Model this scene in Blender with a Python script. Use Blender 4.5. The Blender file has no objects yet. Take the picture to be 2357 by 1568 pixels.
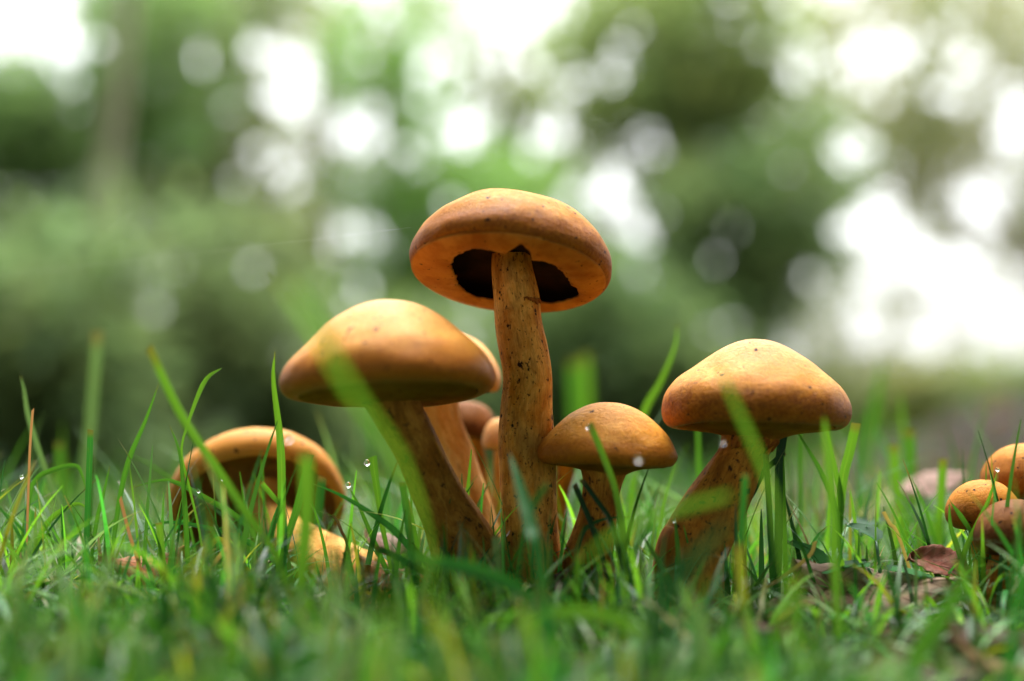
import bpy, math, random
import numpy as np
from mathutils import Vector, Matrix, noise as mnoise

R = math.radians
random.seed(7)
rng = np.random.default_rng(7)
scene = bpy.context.scene
COL = scene.collection

# ------------------------------------------------------------------ camera
CAM_Z = 0.040
PITCH = R(3.9)
FOCUS = 0.413
cam_d = bpy.data.cameras.new('camera')
cam = bpy.data.objects.new('camera', cam_d)
COL.objects.link(cam)
cam.location = (0, 0, CAM_Z)
cam.rotation_euler = (R(90) + PITCH, 0, 0)
cam_d.lens = 50
cam_d.sensor_width = 36
cam_d.clip_start = 0.01
cam_d.clip_end = 2000
cam_d.dof.use_dof = True
cam_d.dof.focus_distance = FOCUS
cam_d.dof.aperture_fstop = 3.6
cam_d.dof.aperture_blades = 0
scene.camera = cam

# ------------------------------------------------------------------ sky, sun, exposure
SUN_EL, SUN_AZ = R(69), R(4)        # azimuth measured from +Y (away from the camera) towards +X
world = bpy.data.worlds.new('World')
scene.world = world
world.use_nodes = True
wn = world.node_tree
wn.nodes.clear()
w_out = wn.nodes.new('ShaderNodeOutputWorld')
w_bg = wn.nodes.new('ShaderNodeBackground')
w_sky = wn.nodes.new('ShaderNodeTexSky')
w_sky.sky_type = 'NISHITA'
w_sky.sun_disc = False
w_sky.sun_elevation = SUN_EL
w_sky.sun_rotation = SUN_AZ
w_sky.air_density = 1.0
w_sky.dust_density = 4.0
w_hsv = wn.nodes.new('ShaderNodeHueSaturation')      # an even white overcast
w_hsv.inputs['Saturation'].default_value = 0.10
w_bg.inputs['Strength'].default_value = 0.15
wn.links.new(w_sky.outputs[0], w_hsv.inputs['Color'])
wn.links.new(w_hsv.outputs[0], w_bg.inputs['Color'])
wn.links.new(w_bg.outputs[0], w_out.inputs['Surface'])

sun_d = bpy.data.lights.new('sun', 'SUN')
sun_d.energy = 1.5
sun_d.angle = R(55)
sun_d.color = (1.0, 0.965, 0.92)
sun = bpy.data.objects.new('sun', sun_d)
COL.objects.link(sun)
sdir = Vector((math.sin(SUN_AZ) * math.cos(SUN_EL), math.cos(SUN_AZ) * math.cos(SUN_EL), math.sin(SUN_EL)))
sun.rotation_euler = sdir.to_track_quat('Z', 'Y').to_euler()

scene.view_settings.view_transform = 'Standard'
scene.view_settings.look = 'None'
scene.view_settings.gamma = 1.0
scene.view_settings.exposure = 1.9
scene.render.engine = 'CYCLES'
scene.cycles.use_denoising = True
scene.cycles.use_light_tree = False
scene.cycles.max_bounces = 6
scene.cycles.diffuse_bounces = 5
scene.cycles.glossy_bounces = 3
scene.cycles.transmission_bounces = 6
scene.cycles.transparent_max_bounces = 8
scene.cycles.caustics_reflective = False
scene.cycles.caustics_refractive = False

# ------------------------------------------------------------------ measuring helpers
# photograph measured on a 2357 x 1568 grid; a reading at depth d (metres in front of the camera) becomes a world point
FPX = 2357 * 50 / 36
cp, sp_ = math.cos(PITCH), math.sin(PITCH)
def at(x, y, d):
    u = (x - 1178.5) / FPX * d
    v = (784 - y) / FPX * d
    return Vector((u, d * cp - v * sp_, CAM_Z + d * sp_ + v * cp))
def px(n, d):
    return n / FPX * d

def gz(x, y):
    """height of the ground"""
    r = math.hypot(x, y)
    a = 0.0012 + 0.012 * min(1.0, max(0.0, (r - 0.7) / 3.0))
    z = a * (math.sin(x * 31 + 1.3) * math.cos(y * 27 + .4) + .6 * math.sin(x * 67 + y * 53) + .35 * math.sin(x * 5.1 - y * 4.3))
    z -= 0.009 + .06 * min(.35, max(0.0, .40 - y))        # the mushrooms stand on a low rise, falling towards the camera
    q = min(1.0, max(0.0, (y - .52) / 1.1)); z -= 0.15 * q * q * (3 - 2 * q)
    z += 0.33 * math.exp(-(((x - 1.35) / .55) ** 2 + ((y - 2.7) / .7) ** 2) / 2)
    z += 0.20 * math.exp(-(((x - 2.6) / .9) ** 2 + ((y - 4.0) / 1.2) ** 2) / 2)
    z += 0.03 * math.exp(-(((x + .9) / .5) ** 2 + ((y - 3.0) / .8) ** 2) / 2)
    return z

# ------------------------------------------------------------------ mesh helpers
def mesh_obj(name, V, F, mat, parent=None, loc=(0, 0, 0), uv=None, col=None, smooth=True):
    me = bpy.data.meshes.new(name)
    V = np.asarray(V, dtype=np.float32)
    if isinstance(F, np.ndarray):
        n, k = F.shape
        me.vertices.add(len(V)); me.vertices.foreach_set('co', V.ravel())
        me.loops.add(n * k); me.loops.foreach_set('vertex_index', F.astype(np.int32).ravel())
        me.polygons.add(n)
        me.polygons.foreach_set('loop_start', np.arange(0, n * k, k, dtype=np.int32))
        me.polygons.foreach_set('loop_total', np.full(n, k, dtype=np.int32))
        me.update(calc_edges=True)
    else:
        me.from_pydata([tuple(map(float, v)) for v in V], [], F)
        me.update()
    if uv is not None:
        lay = me.uv_layers.new(name='UVMap')
        idx = np.empty(len(me.loops), dtype=np.int32)
        me.loops.foreach_get('vertex_index', idx)
        lay.data.foreach_set('uv', np.asarray(uv, dtype=np.float32)[idx].ravel())
    if col is not None:
        at_ = me.color_attributes.new('col', 'FLOAT_COLOR', 'POINT')
        c = np.ones((len(V), 4), dtype=np.float32); c[:, :3] = col
        at_.data.foreach_set('color', c.ravel())
    me.polygons.foreach_set('use_smooth', np.full(len(me.polygons), smooth))
    me.validate()
    if mat: me.materials.append(mat)
    o = bpy.data.objects.new(name, me)
    COL.objects.link(o)
    o.location = loc
    if parent: o.parent = parent
    return o

def empty(name, loc):
    o = bpy.data.objects.new(name, None)
    COL.objects.link(o)
    o.location = loc
    o.empty_display_size = .01
    return o

def tag(o, label=None, cat=None, group=None, kind=None):
    if label: o['label'] = label
    if cat: o['category'] = cat
    if group: o['group'] = group
    if kind: o['kind'] = kind
    return o

def catmull(pts, n):
    P = np.asarray(pts, dtype=float)
    if len(P) == 2:
        t = np.linspace(0, 1, n)[:, None]
        return P[0] * (1 - t) + P[1] * t
    Q = np.vstack([2 * P[0] - P[1], P, 2 * P[-1] - P[-2]])
    out = []
    for s in np.linspace(0, len(P) - 1, n):
        i = min(int(s), len(P) - 2); t = s - i
        a, b, c, d = Q[i], Q[i + 1], Q[i + 2], Q[i + 3]
        out.append(.5 * ((2 * b) + (c - a) * t + (2 * a - 5 * b + 4 * c - d) * t * t + (3 * b - a - 3 * c + d) * t ** 3))
    return np.array(out)

def grid_faces(n, m, wrap=False):
    """quads of an n x m vertex grid; wrap closes the second direction"""
    F = []
    for i in range(n - 1):
        for j in range(m if wrap else m - 1):
            j2 = (j + 1) % m
            F.append((i * m + j, i * m + j2, (i + 1) * m + j2, (i + 1) * m + j))
    return F

# ------------------------------------------------------------------ material helpers
class NT:
    def __init__(self, name):
        self.m = bpy.data.materials.new(name); self.m.use_nodes = True
        self.t = self.m.node_tree; self.t.nodes.clear()
        self.out = self.n('ShaderNodeOutputMaterial')
    def n(self, typ, **kw):
        nd = self.t.nodes.new(typ)
        for k, v in kw.items(): setattr(nd, k, v)
        return nd
    def l(self, a, b): self.t.links.new(a, b)
    def val(self, sock, v):
        if isinstance(v, bpy.types.NodeSocket): self.l(v, sock)
        else: sock.default_value = v
    def math(self, op, a, b=0.0, c=None, clamp=False):
        nd = self.n('ShaderNodeMath', operation=op, use_clamp=clamp)
        self.val(nd.inputs[0], a); self.val(nd.inputs[1], b)
        if c is not None: self.val(nd.inputs[2], c)
        return nd.outputs[0]
    def noise(self, vec, scale, detail=3, rough=.55, dist=0.0):
        nd = self.n('ShaderNodeTexNoise')
        if vec is not None: self.l(vec, nd.inputs['Vector'])
        nd.inputs['Scale'].default_value = scale; nd.inputs['Detail'].default_value = detail
        nd.inputs['Roughness'].default_value = rough; nd.inputs['Distortion'].default_value = dist
        return nd.outputs['Fac']
    def ramp(self, fac, stops):
        nd = self.n('ShaderNodeValToRGB'); self.l(fac, nd.inputs[0])
        e = nd.color_ramp.elements
        while len(e) < len(stops): e.new(.5)
        for el, (p, c) in zip(e, stops):
            el.position = p; el.color = (*c, 1) if not isinstance(c, float) else (c, c, c, 1)
        return nd.outputs[0]
    def mix(self, fac, a, b, mode='MIX'):
        nd = self.n('ShaderNodeMix', data_type='RGBA', blend_type=mode)
        self.val(nd.inputs[0], fac)
        for s, v in ((nd.inputs[6], a), (nd.inputs[7], b)):
            if isinstance(v, bpy.types.NodeSocket): self.l(v, s)
            else: s.default_value = (*v, 1)
        return nd.outputs[2]
    def comb(self, x, y, z):
        nd = self.n('ShaderNodeCombineXYZ')
        for s, v in zip(nd.inputs, (x, y, z)): self.val(s, v)
        return nd.outputs[0]
    def bump(self, h, strength, dist):
        nd = self.n('ShaderNodeBump'); self.l(h, nd.inputs['Height'])
        nd.inputs['Strength'].default_value = strength; nd.inputs['Distance'].default_value = dist
        return nd.outputs[0]
    def principled(self, col, rough=.5, spec=.5, normal=None, sss=0, sss_r=(1, .4, .15), sss_s=.003):
        p = self.n('ShaderNodeBsdfPrincipled')
        self.val(p.inputs['Base Color'], col if isinstance(col, bpy.types.NodeSocket) else (*col, 1))
        self.val(p.inputs['Roughness'], rough)
        p.inputs['Specular IOR Level'].default_value = spec
        if normal is not None: self.l(normal, p.inputs['Normal'])
        if sss:
            p.inputs['Subsurface Weight'].default_value = sss
            p.inputs['Subsurface Radius'].default_value = sss_r
            p.inputs['Subsurface Scale'].default_value = sss_s
        return p
    def done(self, sh): self.l(sh, self.out.inputs['Surface']); return self.m

def cap_material(name, light, mid, dark, wrinkle=.5, streak=.5, seed=0.0, painted_sheen=.0, scale_r=.03, coat=.05):
    """mushroom cap skin: radial fibres, wrinkles, darker margin of pigment and painted shade, painted top sheen, specks"""
    g = NT(name)
    tc = g.n('ShaderNodeTexCoord')
    sx = g.n('ShaderNodeSeparateXYZ'); g.l(tc.outputs['Object'], sx.inputs[0])
    ang = g.math('ARCTAN2', sx.outputs[0], g.math('MULTIPLY', sx.outputs[1], -1.0))
    rad = g.math('SQRT', g.math('ADD', g.math('MULTIPLY', sx.outputs[0], sx.outputs[0]), g.math('MULTIPLY', sx.outputs[1], sx.outputs[1])))
    rn = g.math('DIVIDE', rad, scale_r)
    fib = g.noise(g.comb(g.math('MULTIPLY', ang, 62.0), g.math('ADD', g.math('MULTIPLY', rn, 4.0), seed), g.math('MULTIPLY', sx.outputs[2], 90.0)), 1.0, 3, .6)
    fib2 = g.noise(g.comb(g.math('MULTIPLY', ang, 30.0), g.math('ADD', g.math('MULTIPLY', rn, 2.2), seed), g.math('MULTIPLY', sx.outputs[2], 60.0)), 1.0, 4, .65, .4)
    off = g.n('ShaderNodeVectorMath', operation='ADD'); g.l(tc.outputs['Object'], off.inputs[0]); off.inputs[1].default_value = (seed, seed * .7, seed * .3)
    patch = g.noise(off.outputs[0], 75, 4, .6)
    fine = g.noise(off.outputs[0], 700, 3, .6)
    cracks = g.noise(g.comb(g.math('MULTIPLY', sx.outputs[0], 170.0), g.math('MULTIPLY', sx.outputs[1], 260.0), g.math('ADD', g.math('MULTIPLY', sx.outputs[2], 420.0), seed)), 1.0, 4, .6, 1.2)
    crk = g.math('SUBTRACT', 1.0, g.math('MULTIPLY', g.math('ABSOLUTE', g.math('SUBTRACT', cracks, .5)), 11.0), clamp=True)
    crk = g.math('MULTIPLY', crk, g.math('SUBTRACT', 1.0, g.math('MULTIPLY', rn, .75), clamp=True))
    c = g.mix(g.ramp(patch, [(.35, 0.0), (.68, 1.0)]), light, mid)
    c = g.mix(g.math('MULTIPLY', g.ramp(fib, [(.42, 0.0), (.72, 1.0)]), .10 * streak + .03), c, dark)
    # darker margin pigment broken up in streaks, plus painted shade of the lower flank
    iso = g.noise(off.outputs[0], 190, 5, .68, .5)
    low = g.math('SUBTRACT', 1.08, g.math('DIVIDE', sx.outputs[2], scale_r))      # pigment and painted shade darken down to the margin and round it
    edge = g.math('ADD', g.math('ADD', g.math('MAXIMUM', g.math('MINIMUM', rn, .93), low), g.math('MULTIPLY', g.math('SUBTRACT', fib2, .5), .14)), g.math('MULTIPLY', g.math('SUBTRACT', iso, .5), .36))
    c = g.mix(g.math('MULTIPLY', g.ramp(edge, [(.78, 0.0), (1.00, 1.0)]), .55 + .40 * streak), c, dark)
    c = g.mix(g.math('MULTIPLY', crk, .55 * wrinkle), c, dark)
    mot = g.noise(off.outputs[0], 260, 4, .65, .6)
    c = g.mix(g.math('MULTIPLY', g.ramp(mot, [(.46, 0.0), (.68, 1.0)]), .16 + .26 * wrinkle), c, g.mix(.5, mid, dark))
    if painted_sheen:
        c = g.mix(g.math('MULTIPLY', g.ramp(rn, [(.25, 1.0), (.95, 0.0)]), painted_sheen), c, (.80, .54, .36))  # pale sky sheen on the cap top, painted into the colour
    grain = g.noise(off.outputs[0], 1050, 3, .65)
    c = g.mix(g.math('MULTIPLY', g.ramp(grain, [(.44, 0.0), (.64, 1.0)]), .26 + .20 * streak), c, g.mix(.35, mid, dark))
    sp = g.noise(off.outputs[0], 420, 2, .5)
    c = g.mix(g.ramp(sp, [(.675, 0.0), (.705, 1.0)]), c, (.03, .012, .005))
    h = g.math('ADD', g.math('ADD', g.math('MULTIPLY', fib, .6), g.math('MULTIPLY', fine, .5)), g.math('MULTIPLY', crk, -1.0 * wrinkle))
    nb = g.bump(h, .55, .0007)
    p = g.principled(c, g.ramp(patch, [(.3, .46), (.7, .60)]), .06, nb, sss=.18, sss_r=(1, .42, .15), sss_s=.003)
    p.inputs['Coat Weight'].default_value = coat; p.inputs['Coat Roughness'].default_value = .42
    return g.done(p.outputs[0])

def stem_material(name, light, mid, dark, specks=.5, seed=0.0):
    """UV: x once round, y in metres along the stem"""
    g = NT(name)
    uvn = g.n('ShaderNodeUVMap')
    sx = g.n('ShaderNodeSeparateXYZ'); g.l(uvn.outputs[0], sx.inputs[0])
    def vec(kx, ky): return g.comb(g.math('MULTIPLY', sx.outputs[0], kx), g.math('MULTIPLY', sx.outputs[1], ky), seed)
    fib = g.noise(vec(44, 210), 1.0, 5, .68, .5)
    fib2 = g.noise(vec(110, 220), 1.0, 3, .6)
    pat = g.noise(vec(9, 120), 1.0, 5, .66, .8)
    big = g.noise(vec(5, 60), 1.0, 4, .6, .6)
    c = g.mix(g.ramp(pat, [(.36, 0.0), (.62, 1.0)]), light, mid)
    c = g.mix(g.math('MULTIPLY', g.ramp(fib, [(.46, 0.0), (.70, 1.0)]), .6), c, dark)
    c = g.mix(g.math('MULTIPLY', g.ramp(big, [(.50, 0.0), (.72, 1.0)]), .55), c, dark)
    spk = g.noise(vec(22, 330), 1.0, 3, .55)
    c = g.mix(g.math('MULTIPLY', g.ramp(spk, [(.63 , 0.0), (.675, 1.0)]), specks), c, (.022, .012, .008))
    spk2 = g.noise(vec(60, 760), 1.0, 2, .5)
    c = g.mix(g.math('MULTIPLY', g.ramp(spk2, [(.64, 0.0), (.69, 1.0)]), specks * .8), c, (.03, .013, .006))
    h = g.math('ADD', g.math('ADD', g.math('MULTIPLY', fib, .7), g.math('MULTIPLY', fib2, .5)), g.math('MULTIPLY', spk, .6))
    p = g.principled(c, .7, .06, g.bump(h, .6, .0009), sss=.15, sss_r=(1, .45, .15), sss_s=.003)
    return g.done(p.outputs[0])

def plain_noise_material(name, a, b, scale, rough=.7, spec=.3, bump=.3, bdist=.0005, sss=0, translucent=0.0, specks=0.0):
    g = NT(name)
    tc = g.n('ShaderNodeTexCoord')
    nz = g.noise(tc.outputs['Object'], scale, 4, .6)
    c = g.mix(g.ramp(nz, [(.35, 0.0), (.68, 1.0)]), a, b)
    if specks:
        s1 = g.noise(tc.outputs['Object'], 260, 3, .55); s2 = g.noise(tc.outputs['Object'], 620, 2, .5)
        c = g.mix(g.math('MULTIPLY', g.ramp(s1, [(.58, 0.0), (.70, 1.0)]), specks * .6), c, b)
        c = g.mix(g.math('MULTIPLY', g.ramp(s2, [(.68, 0.0), (.72, 1.0)]), specks), c, (.03, .012, .004))
    p = g.principled(c, rough, spec, g.bump(nz, bump, bdist), sss=sss)
    sh = p.outputs[0]
    if translucent:
        tr = g.n('ShaderNodeBsdfTranslucent'); g.l(c, tr.inputs[0])
        mx = g.n('ShaderNodeMixShader'); mx.inputs[0].default_value = translucent
        g.l(sh, mx.inputs[1]); g.l(tr.outputs[0], mx.inputs[2]); sh = mx.outputs[0]
    return g.done(sh)

def foliage_material(name, transl=.4, rough=.5, spec=.35, veins=False, tint=(1.35, 1.30, .60)):
    """colour comes with every leaf or blade in the attribute col"""
    g = NT(name)
    a = g.n('ShaderNodeAttribute', attribute_name='col')
    c = a.outputs['Color']
    nrm = None
    if veins:
        uvn = g.n('ShaderNodeUVMap')
        sx = g.n('ShaderNodeSeparateXYZ'); g.l(uvn.outputs[0], sx.inputs[0])
        st = g.noise(g.comb(g.math('MULTIPLY', sx.outputs[0], 14.0), g.math('MULTIPLY', sx.outputs[1], 40.0), 0.0), 1.0, 2, .5)
        fl = g.noise(g.comb(g.math('MULTIPLY', sx.outputs[0], 3.0), g.math('MULTIPLY', sx.outputs[1], 160.0), 3.0), 1.0, 3, .6)
        mid = g.math('SUBTRACT', 1.0, g.math('MULTIPLY', g.math('ABSOLUTE', g.math('SUBTRACT', sx.outputs[0], .5)), 9.0), clamp=True)
        c = g.mix(g.math('MULTIPLY', g.ramp(st, [(.4, 0.0), (.65, 1.0)]), .35), c, g.mix(1.0, c, (.55, .62, .5), 'MULTIPLY'))
        c = g.mix(g.math('MULTIPLY', mid, .35), c, g.mix(1.0, c, (1.7, 1.5, 1.3), 'MULTIPLY'))
        c = g.mix(g.math('MULTIPLY', g.ramp(fl, [(.60, 0.0), (.72, 1.0)]), .35), c, (.22, .20, .05))
        nrm = g.bump(g.math('SUBTRACT', st, mid), .35, .0003)
    p = g.principled(c, rough, spec, nrm)
    tr = g.n('ShaderNodeBsdfTranslucent')
    g.l(g.mix(1.0, c, tint, 'MULTIPLY'), tr.inputs[0])
    mx = g.n('ShaderNodeMixShader'); mx.inputs[0].default_value = transl
    g.l(p.outputs[0], mx.inputs[1]); g.l(tr.outputs[0], mx.inputs[2])
    return g.done(mx.outputs[0])

M = {}
M['cap_tall'] = cap_material('tall_cap_skin', (.78, .365, .046), (.66, .245, .019), (.18, .043, .004), 1.0, .8, 1.7, painted_sheen=.10)
M['cap_front'] = cap_material('front_cap_skin', (.77, .355, .050), (.69, .260, .022), (.23, .058, .005), .3, .66, 4.1, painted_sheen=.36, scale_r=.031, coat=.10)
M['cap_right'] = cap_material('right_cap_skin', (.79, .370, .048), (.71, .268, .021), (.16, .037, .004), 1.0, .9, 7.9, painted_sheen=.36, scale_r=.029, coat=.06)
M['cap_small'] = cap_material('small_cap_skin', (.79, .370, .042), (.70, .265, .018), (.23, .058, .005), 1.0, .65, 11.3, painted_sheen=.12, scale_r=.021)
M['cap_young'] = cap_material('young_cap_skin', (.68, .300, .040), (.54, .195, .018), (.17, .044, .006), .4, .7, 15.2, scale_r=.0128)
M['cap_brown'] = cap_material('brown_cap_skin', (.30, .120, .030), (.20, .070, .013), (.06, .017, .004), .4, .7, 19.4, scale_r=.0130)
M['cap_lean'] = cap_material('leaning_cap_skin', (.82, .41, .058), (.75, .32, .028), (.34, .11, .010), .1, .3, 23.6, painted_sheen=.34, scale_r=.034)
M['stem_tall'] = stem_material('tall_stem_skin', (.74, .39, .080), (.56, .220, .026), (.12, .033, .006), 1.0, .5)
M['stem_front'] = stem_material('front_stem_skin', (.44, .215, .036), (.27, .110, .015), (.07, .023, .004), .8, 2.5)
M['stem_pale'] = stem_material('pale_stem_skin', (.78, .47, .19), (.66, .31, .085), (.32, .10, .020), .25, 4.5)
M['stem_dark'] = stem_material('dark_stem_skin', (.58, .26, .038), (.38, .135, .015), (.08, .022, .004), .9, 6.5)
M['stem_yellow'] = stem_material('yellow_stem_skin', (.74, .46, .13), (.58, .28, .055), (.28, .10, .018), .3, 8.5)
M['gills'] = plain_noise_material('gill_skin', (.15, .055, .010), (.085, .027, .005), 160, .75, .15)
M['gills_warm'] = plain_noise_material('warm_gill_skin', (.30, .125, .028), (.19, .066, .012), 130, .75, .1)
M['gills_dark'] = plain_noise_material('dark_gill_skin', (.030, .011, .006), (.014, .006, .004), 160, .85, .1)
M['veil_dark'] = plain_noise_material('veil_remnant_skin', (.34, .135, .020), (.20, .065, .008), 140, .7, .1, .5, .0008, sss=.2, specks=.8)
M['ring'] = plain_noise_material('ring_skin', (.30, .10, .014), (.12, .035, .006), 300, .8, .1, .5, .0006)
M['veil'] = plain_noise_material('veil_skin', (.50, .20, .030), (.30, .090, .009), 110, .7, .08, .5, .0009, sss=.12, specks=.9)

M['grass'] = foliage_material('grass_blade', .40, .42, .40)
M['blade'] = foliage_material('hero_blade', .42, .42, .35, veins=True)
M['leafage'] = foliage_material('tree_leafage', .58, .6, .18, tint=(1.05, 1.08, .85))
M['bark'] = plain_noise_material('bark', (.20, .155, .10), (.10, .075, .05), 9, .9, .15, .6, .02)
M['bark_pale'] = plain_noise_material('pale_bark', (.60, .58, .40), (.46, .43, .28), 6, .9, .15, .6, .02)
M['drop'] = None
g = NT('dew_water')
gp = g.principled((1, 1, 1), .0, .5); gp.inputs['Transmission Weight'].default_value = 1.0; gp.inputs['IOR'].default_value = 1.333
M['drop'] = g.done(gp.outputs[0])
g = NT('spider_silk'); M['silk'] = g.done(g.principled((.75, .75, .72), .4, .5).outputs[0])

# ground: dark soil with moss, fallen leaf crumbs and worn green patches
g = NT('forest_floor')
tc = g.n('ShaderNodeTexCoord')
n1 = g.noise(tc.outputs['Object'], 3.2, 5, .6); n2 = g.noise(tc.outputs['Object'], 60, 5, .65); n3 = g.noise(tc.outputs['Object'], 420, 3, .6)
vor = g.n('ShaderNodeTexVoronoi'); g.l(tc.outputs['Object'], vor.inputs['Vector']); vor.inputs['Scale'].default_value = 45
c = g.mix(g.ramp(n2, [(.36, 0.0), (.66, 1.0)]), (.010, .007, .004), (.032, .021, .011))
c = g.mix(g.math('MULTIPLY', g.ramp(vor.outputs['Color'], [(.52, 0.0), (.60, 1.0)]), .6), c, (.13, .062, .025))
c = g.mix(g.math('MULTIPLY', g.ramp(n1, [(.40, 0.0), (.58, 1.0)]), .8), c, g.mix(n3, (.007, .020, .005), (.028, .055, .010)))
sxy = g.n('ShaderNodeSeparateXYZ'); g.l(tc.outputs['Object'], sxy.inputs[0])
earth = g.math('MULTIPLY', g.ramp(sxy.outputs[1], [(.90, 0.0), (.999, 1.0)]), g.ramp(g.math('ADD', sxy.outputs[2], g.math('MULTIPLY', n1, .05)), [(.00, 0.0), (.05, 1.0)]))     # the bank is bare brown earth
c = g.mix(earth, c, g.mix(n2, (.007, .006, .003), (.034, .020, .010)))
p = g.principled(c, .85, .2, g.bump(g.math('ADD', n2, n3), .8, .004))
M['ground'] = g.done(p.outputs[0])

def dead_leaf_material(name, a, b, vein, seed):
    g = NT(name)
    uvn = g.n('ShaderNodeUVMap')
    sx = g.n('ShaderNodeSeparateXYZ'); g.l(uvn.outputs[0], sx.inputs[0])
    ax = g.math('ABSOLUTE', g.math('SUBTRACT', sx.outputs[0], .5))
    nz = g.noise(g.comb(sx.outputs[0], sx.outputs[1], seed), 5, 5, .65)
    side = g.math('FRACT', g.math('MULTIPLY', g.math('SUBTRACT', sx.outputs[1], g.math('MULTIPLY', ax, .55)), 8.0))
    vn = g.math('SUBTRACT', 1.0, g.math('MULTIPLY', g.math('ABSOLUTE', g.math('SUBTRACT', side, .5)), 14.0), clamp=True)
    mid = g.math('SUBTRACT', 1.0, g.math('MULTIPLY', ax, 40.0), clamp=True)
    vv = g.math('MAXIMUM', vn, mid)
    c = g.mix(g.ramp(nz, [(.33, 0.0), (.66, 1.0)]), a, b)
    c = g.mix(g.math('MULTIPLY', vv, .6), c, vein)
    sp = g.noise(g.comb(sx.outputs[0], sx.outputs[1], seed + 4), 22, 2, .5)
    c = g.mix(g.math('MULTIPLY', g.ramp(sp, [(.62, 0.0), (.70, 1.0)]), .7), c, (.03, .015, .01))
    p = g.principled(c, .65, .15, g.bump(g.math('ADD', vv, nz), .5, .0008))
    tr = g.n('ShaderNodeBsdfTranslucent'); g.l(c, tr.inputs[0])
    mx = g.n('ShaderNodeMixShader'); mx.inputs[0].default_value = .25
    g.l(p.outputs[0], mx.inputs[1]); g.l(tr.outputs[0], mx.inputs[2])
    return g.done(mx.outputs[0])
M['leaf_orange'] = dead_leaf_material('orange_dead_leaf', (.42, .13, .025), (.22, .13, .07), (.10, .05, .02), .3)
M['leaf_beige'] = dead_leaf_material('beige_dead_leaf', (.40, .28, .18), (.22, .14, .085), (.16, .09, .05), 1.3)
M['leaf_tan'] = dead_leaf_material('tan_dead_leaf', (.34, .22, .10), (.24, .14, .06), (.12, .06, .03), 5.3)
M['leaf_brown'] = dead_leaf_material('brown_dead_leaf', (.085, .042, .022), (.045, .022, .013), (.05, .028, .02), 2.3)
M['leaf_pink'] = dead_leaf_material('pinkish_dead_leaf', (.62, .43, .37), (.50, .31, .25), (.25, .13, .09), 3.3)
M['leaf_red'] = dead_leaf_material('red_dead_leaf', (.24, .06, .035), (.20, .10, .06), (.10, .035, .02), 4.3)

# ------------------------------------------------------------------ ground sheet
def spread(lo, hi, step, far, grow=1.16):
    v = list(np.arange(lo, hi + 1e-9, step))
    s = step
    while v[-1] < far: s *= grow; v.append(v[-1] + s)
    s = step
    while v[0] > -far: s *= grow; v.insert(0, v[0] - s)
    return v
xs = spread(-.42, .42, .006, 400); ys = spread(.05, .9, .006, 400)
V = [(x, y, gz(x, y) if abs(x) < 14 and -8 < y < 30 else (-.159 if y > 1 else -.03)) for y in ys for x in xs]
ground = mesh_obj('ground', V, np.array(grid_faces(len(ys), len(xs))), M['ground'])
tag(ground, 'dark soil of the clearing with moss and leaf crumbs', None, None, 'structure')

# ------------------------------------------------------------------ tubes, trees
def tube(pts, radii, n=8, samples=None, cap=True):
    P = catmull(pts, samples or len(pts)) if samples else np.asarray(pts, float)
    rr = np.interp(np.linspace(0, 1, len(P)), np.linspace(0, 1, len(radii)), radii)
    V = []
    for i, p in enumerate(P):
        t = P[min(i + 1, len(P) - 1)] - P[max(i - 1, 0)]
        t = Vector(t).normalized()
        ref = Vector((1, 0, 0)) if abs(t.x) < .8 else Vector((0, 0, 1))
        b = t.cross(ref).normalized(); a = b.cross(t).normalized()
        for k in range(n):
            th = 2 * math.pi * k / n
            V.append(Vector(p) + (a * math.cos(th) + b * math.sin(th)) * float(rr[i]))
    F = grid_faces(len(P), n, True)
    if cap:
        F.append(tuple(range(n))[::-1]); F.append(tuple(range((len(P) - 1) * n, len(P) * n)))
    return [tuple(v) for v in V], F

def join(parts):
    V, F = [], []
    for v, f in parts:
        o = len(V); V += v; F += [tuple(i + o for i in q) for q in f]
    return V, F

def leaf_mesh(centres, sizes, cols):
    """one folded four-cornered leaf per centre, any direction but mostly lying in layers"""
    n = len(centres)
    th = rng.uniform(0, 2 * np.pi, n); el = rng.normal(-.25, .45, n)
    a = np.stack([np.cos(th) * np.cos(el), np.sin(th) * np.cos(el), np.sin(el)], 1)
    up = np.stack([rng.normal(0, .5, n), rng.normal(0, .5, n), np.ones(n)], 1)
    b = np.cross(a, up); b /= np.linalg.norm(b, axis=1)[:, None]
    c = np.cross(b, a)
    s = sizes[:, None]
    V = np.empty((n, 4, 3))
    V[:, 0] = centres - a * s * .5
    V[:, 1] = centres - b * s * .34 + c * s * .10
    V[:, 2] = centres + a * s * .55
    V[:, 3] = centres + b * s * .34 + c * s * .10
    i = np.arange(n)[:, None] * 4
    F = np.concatenate([i + [0, 1, 2], i + [0, 2, 3]], 0)
    return V.reshape(-1, 3), F, np.repeat(cols, 4, 0)

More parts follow.
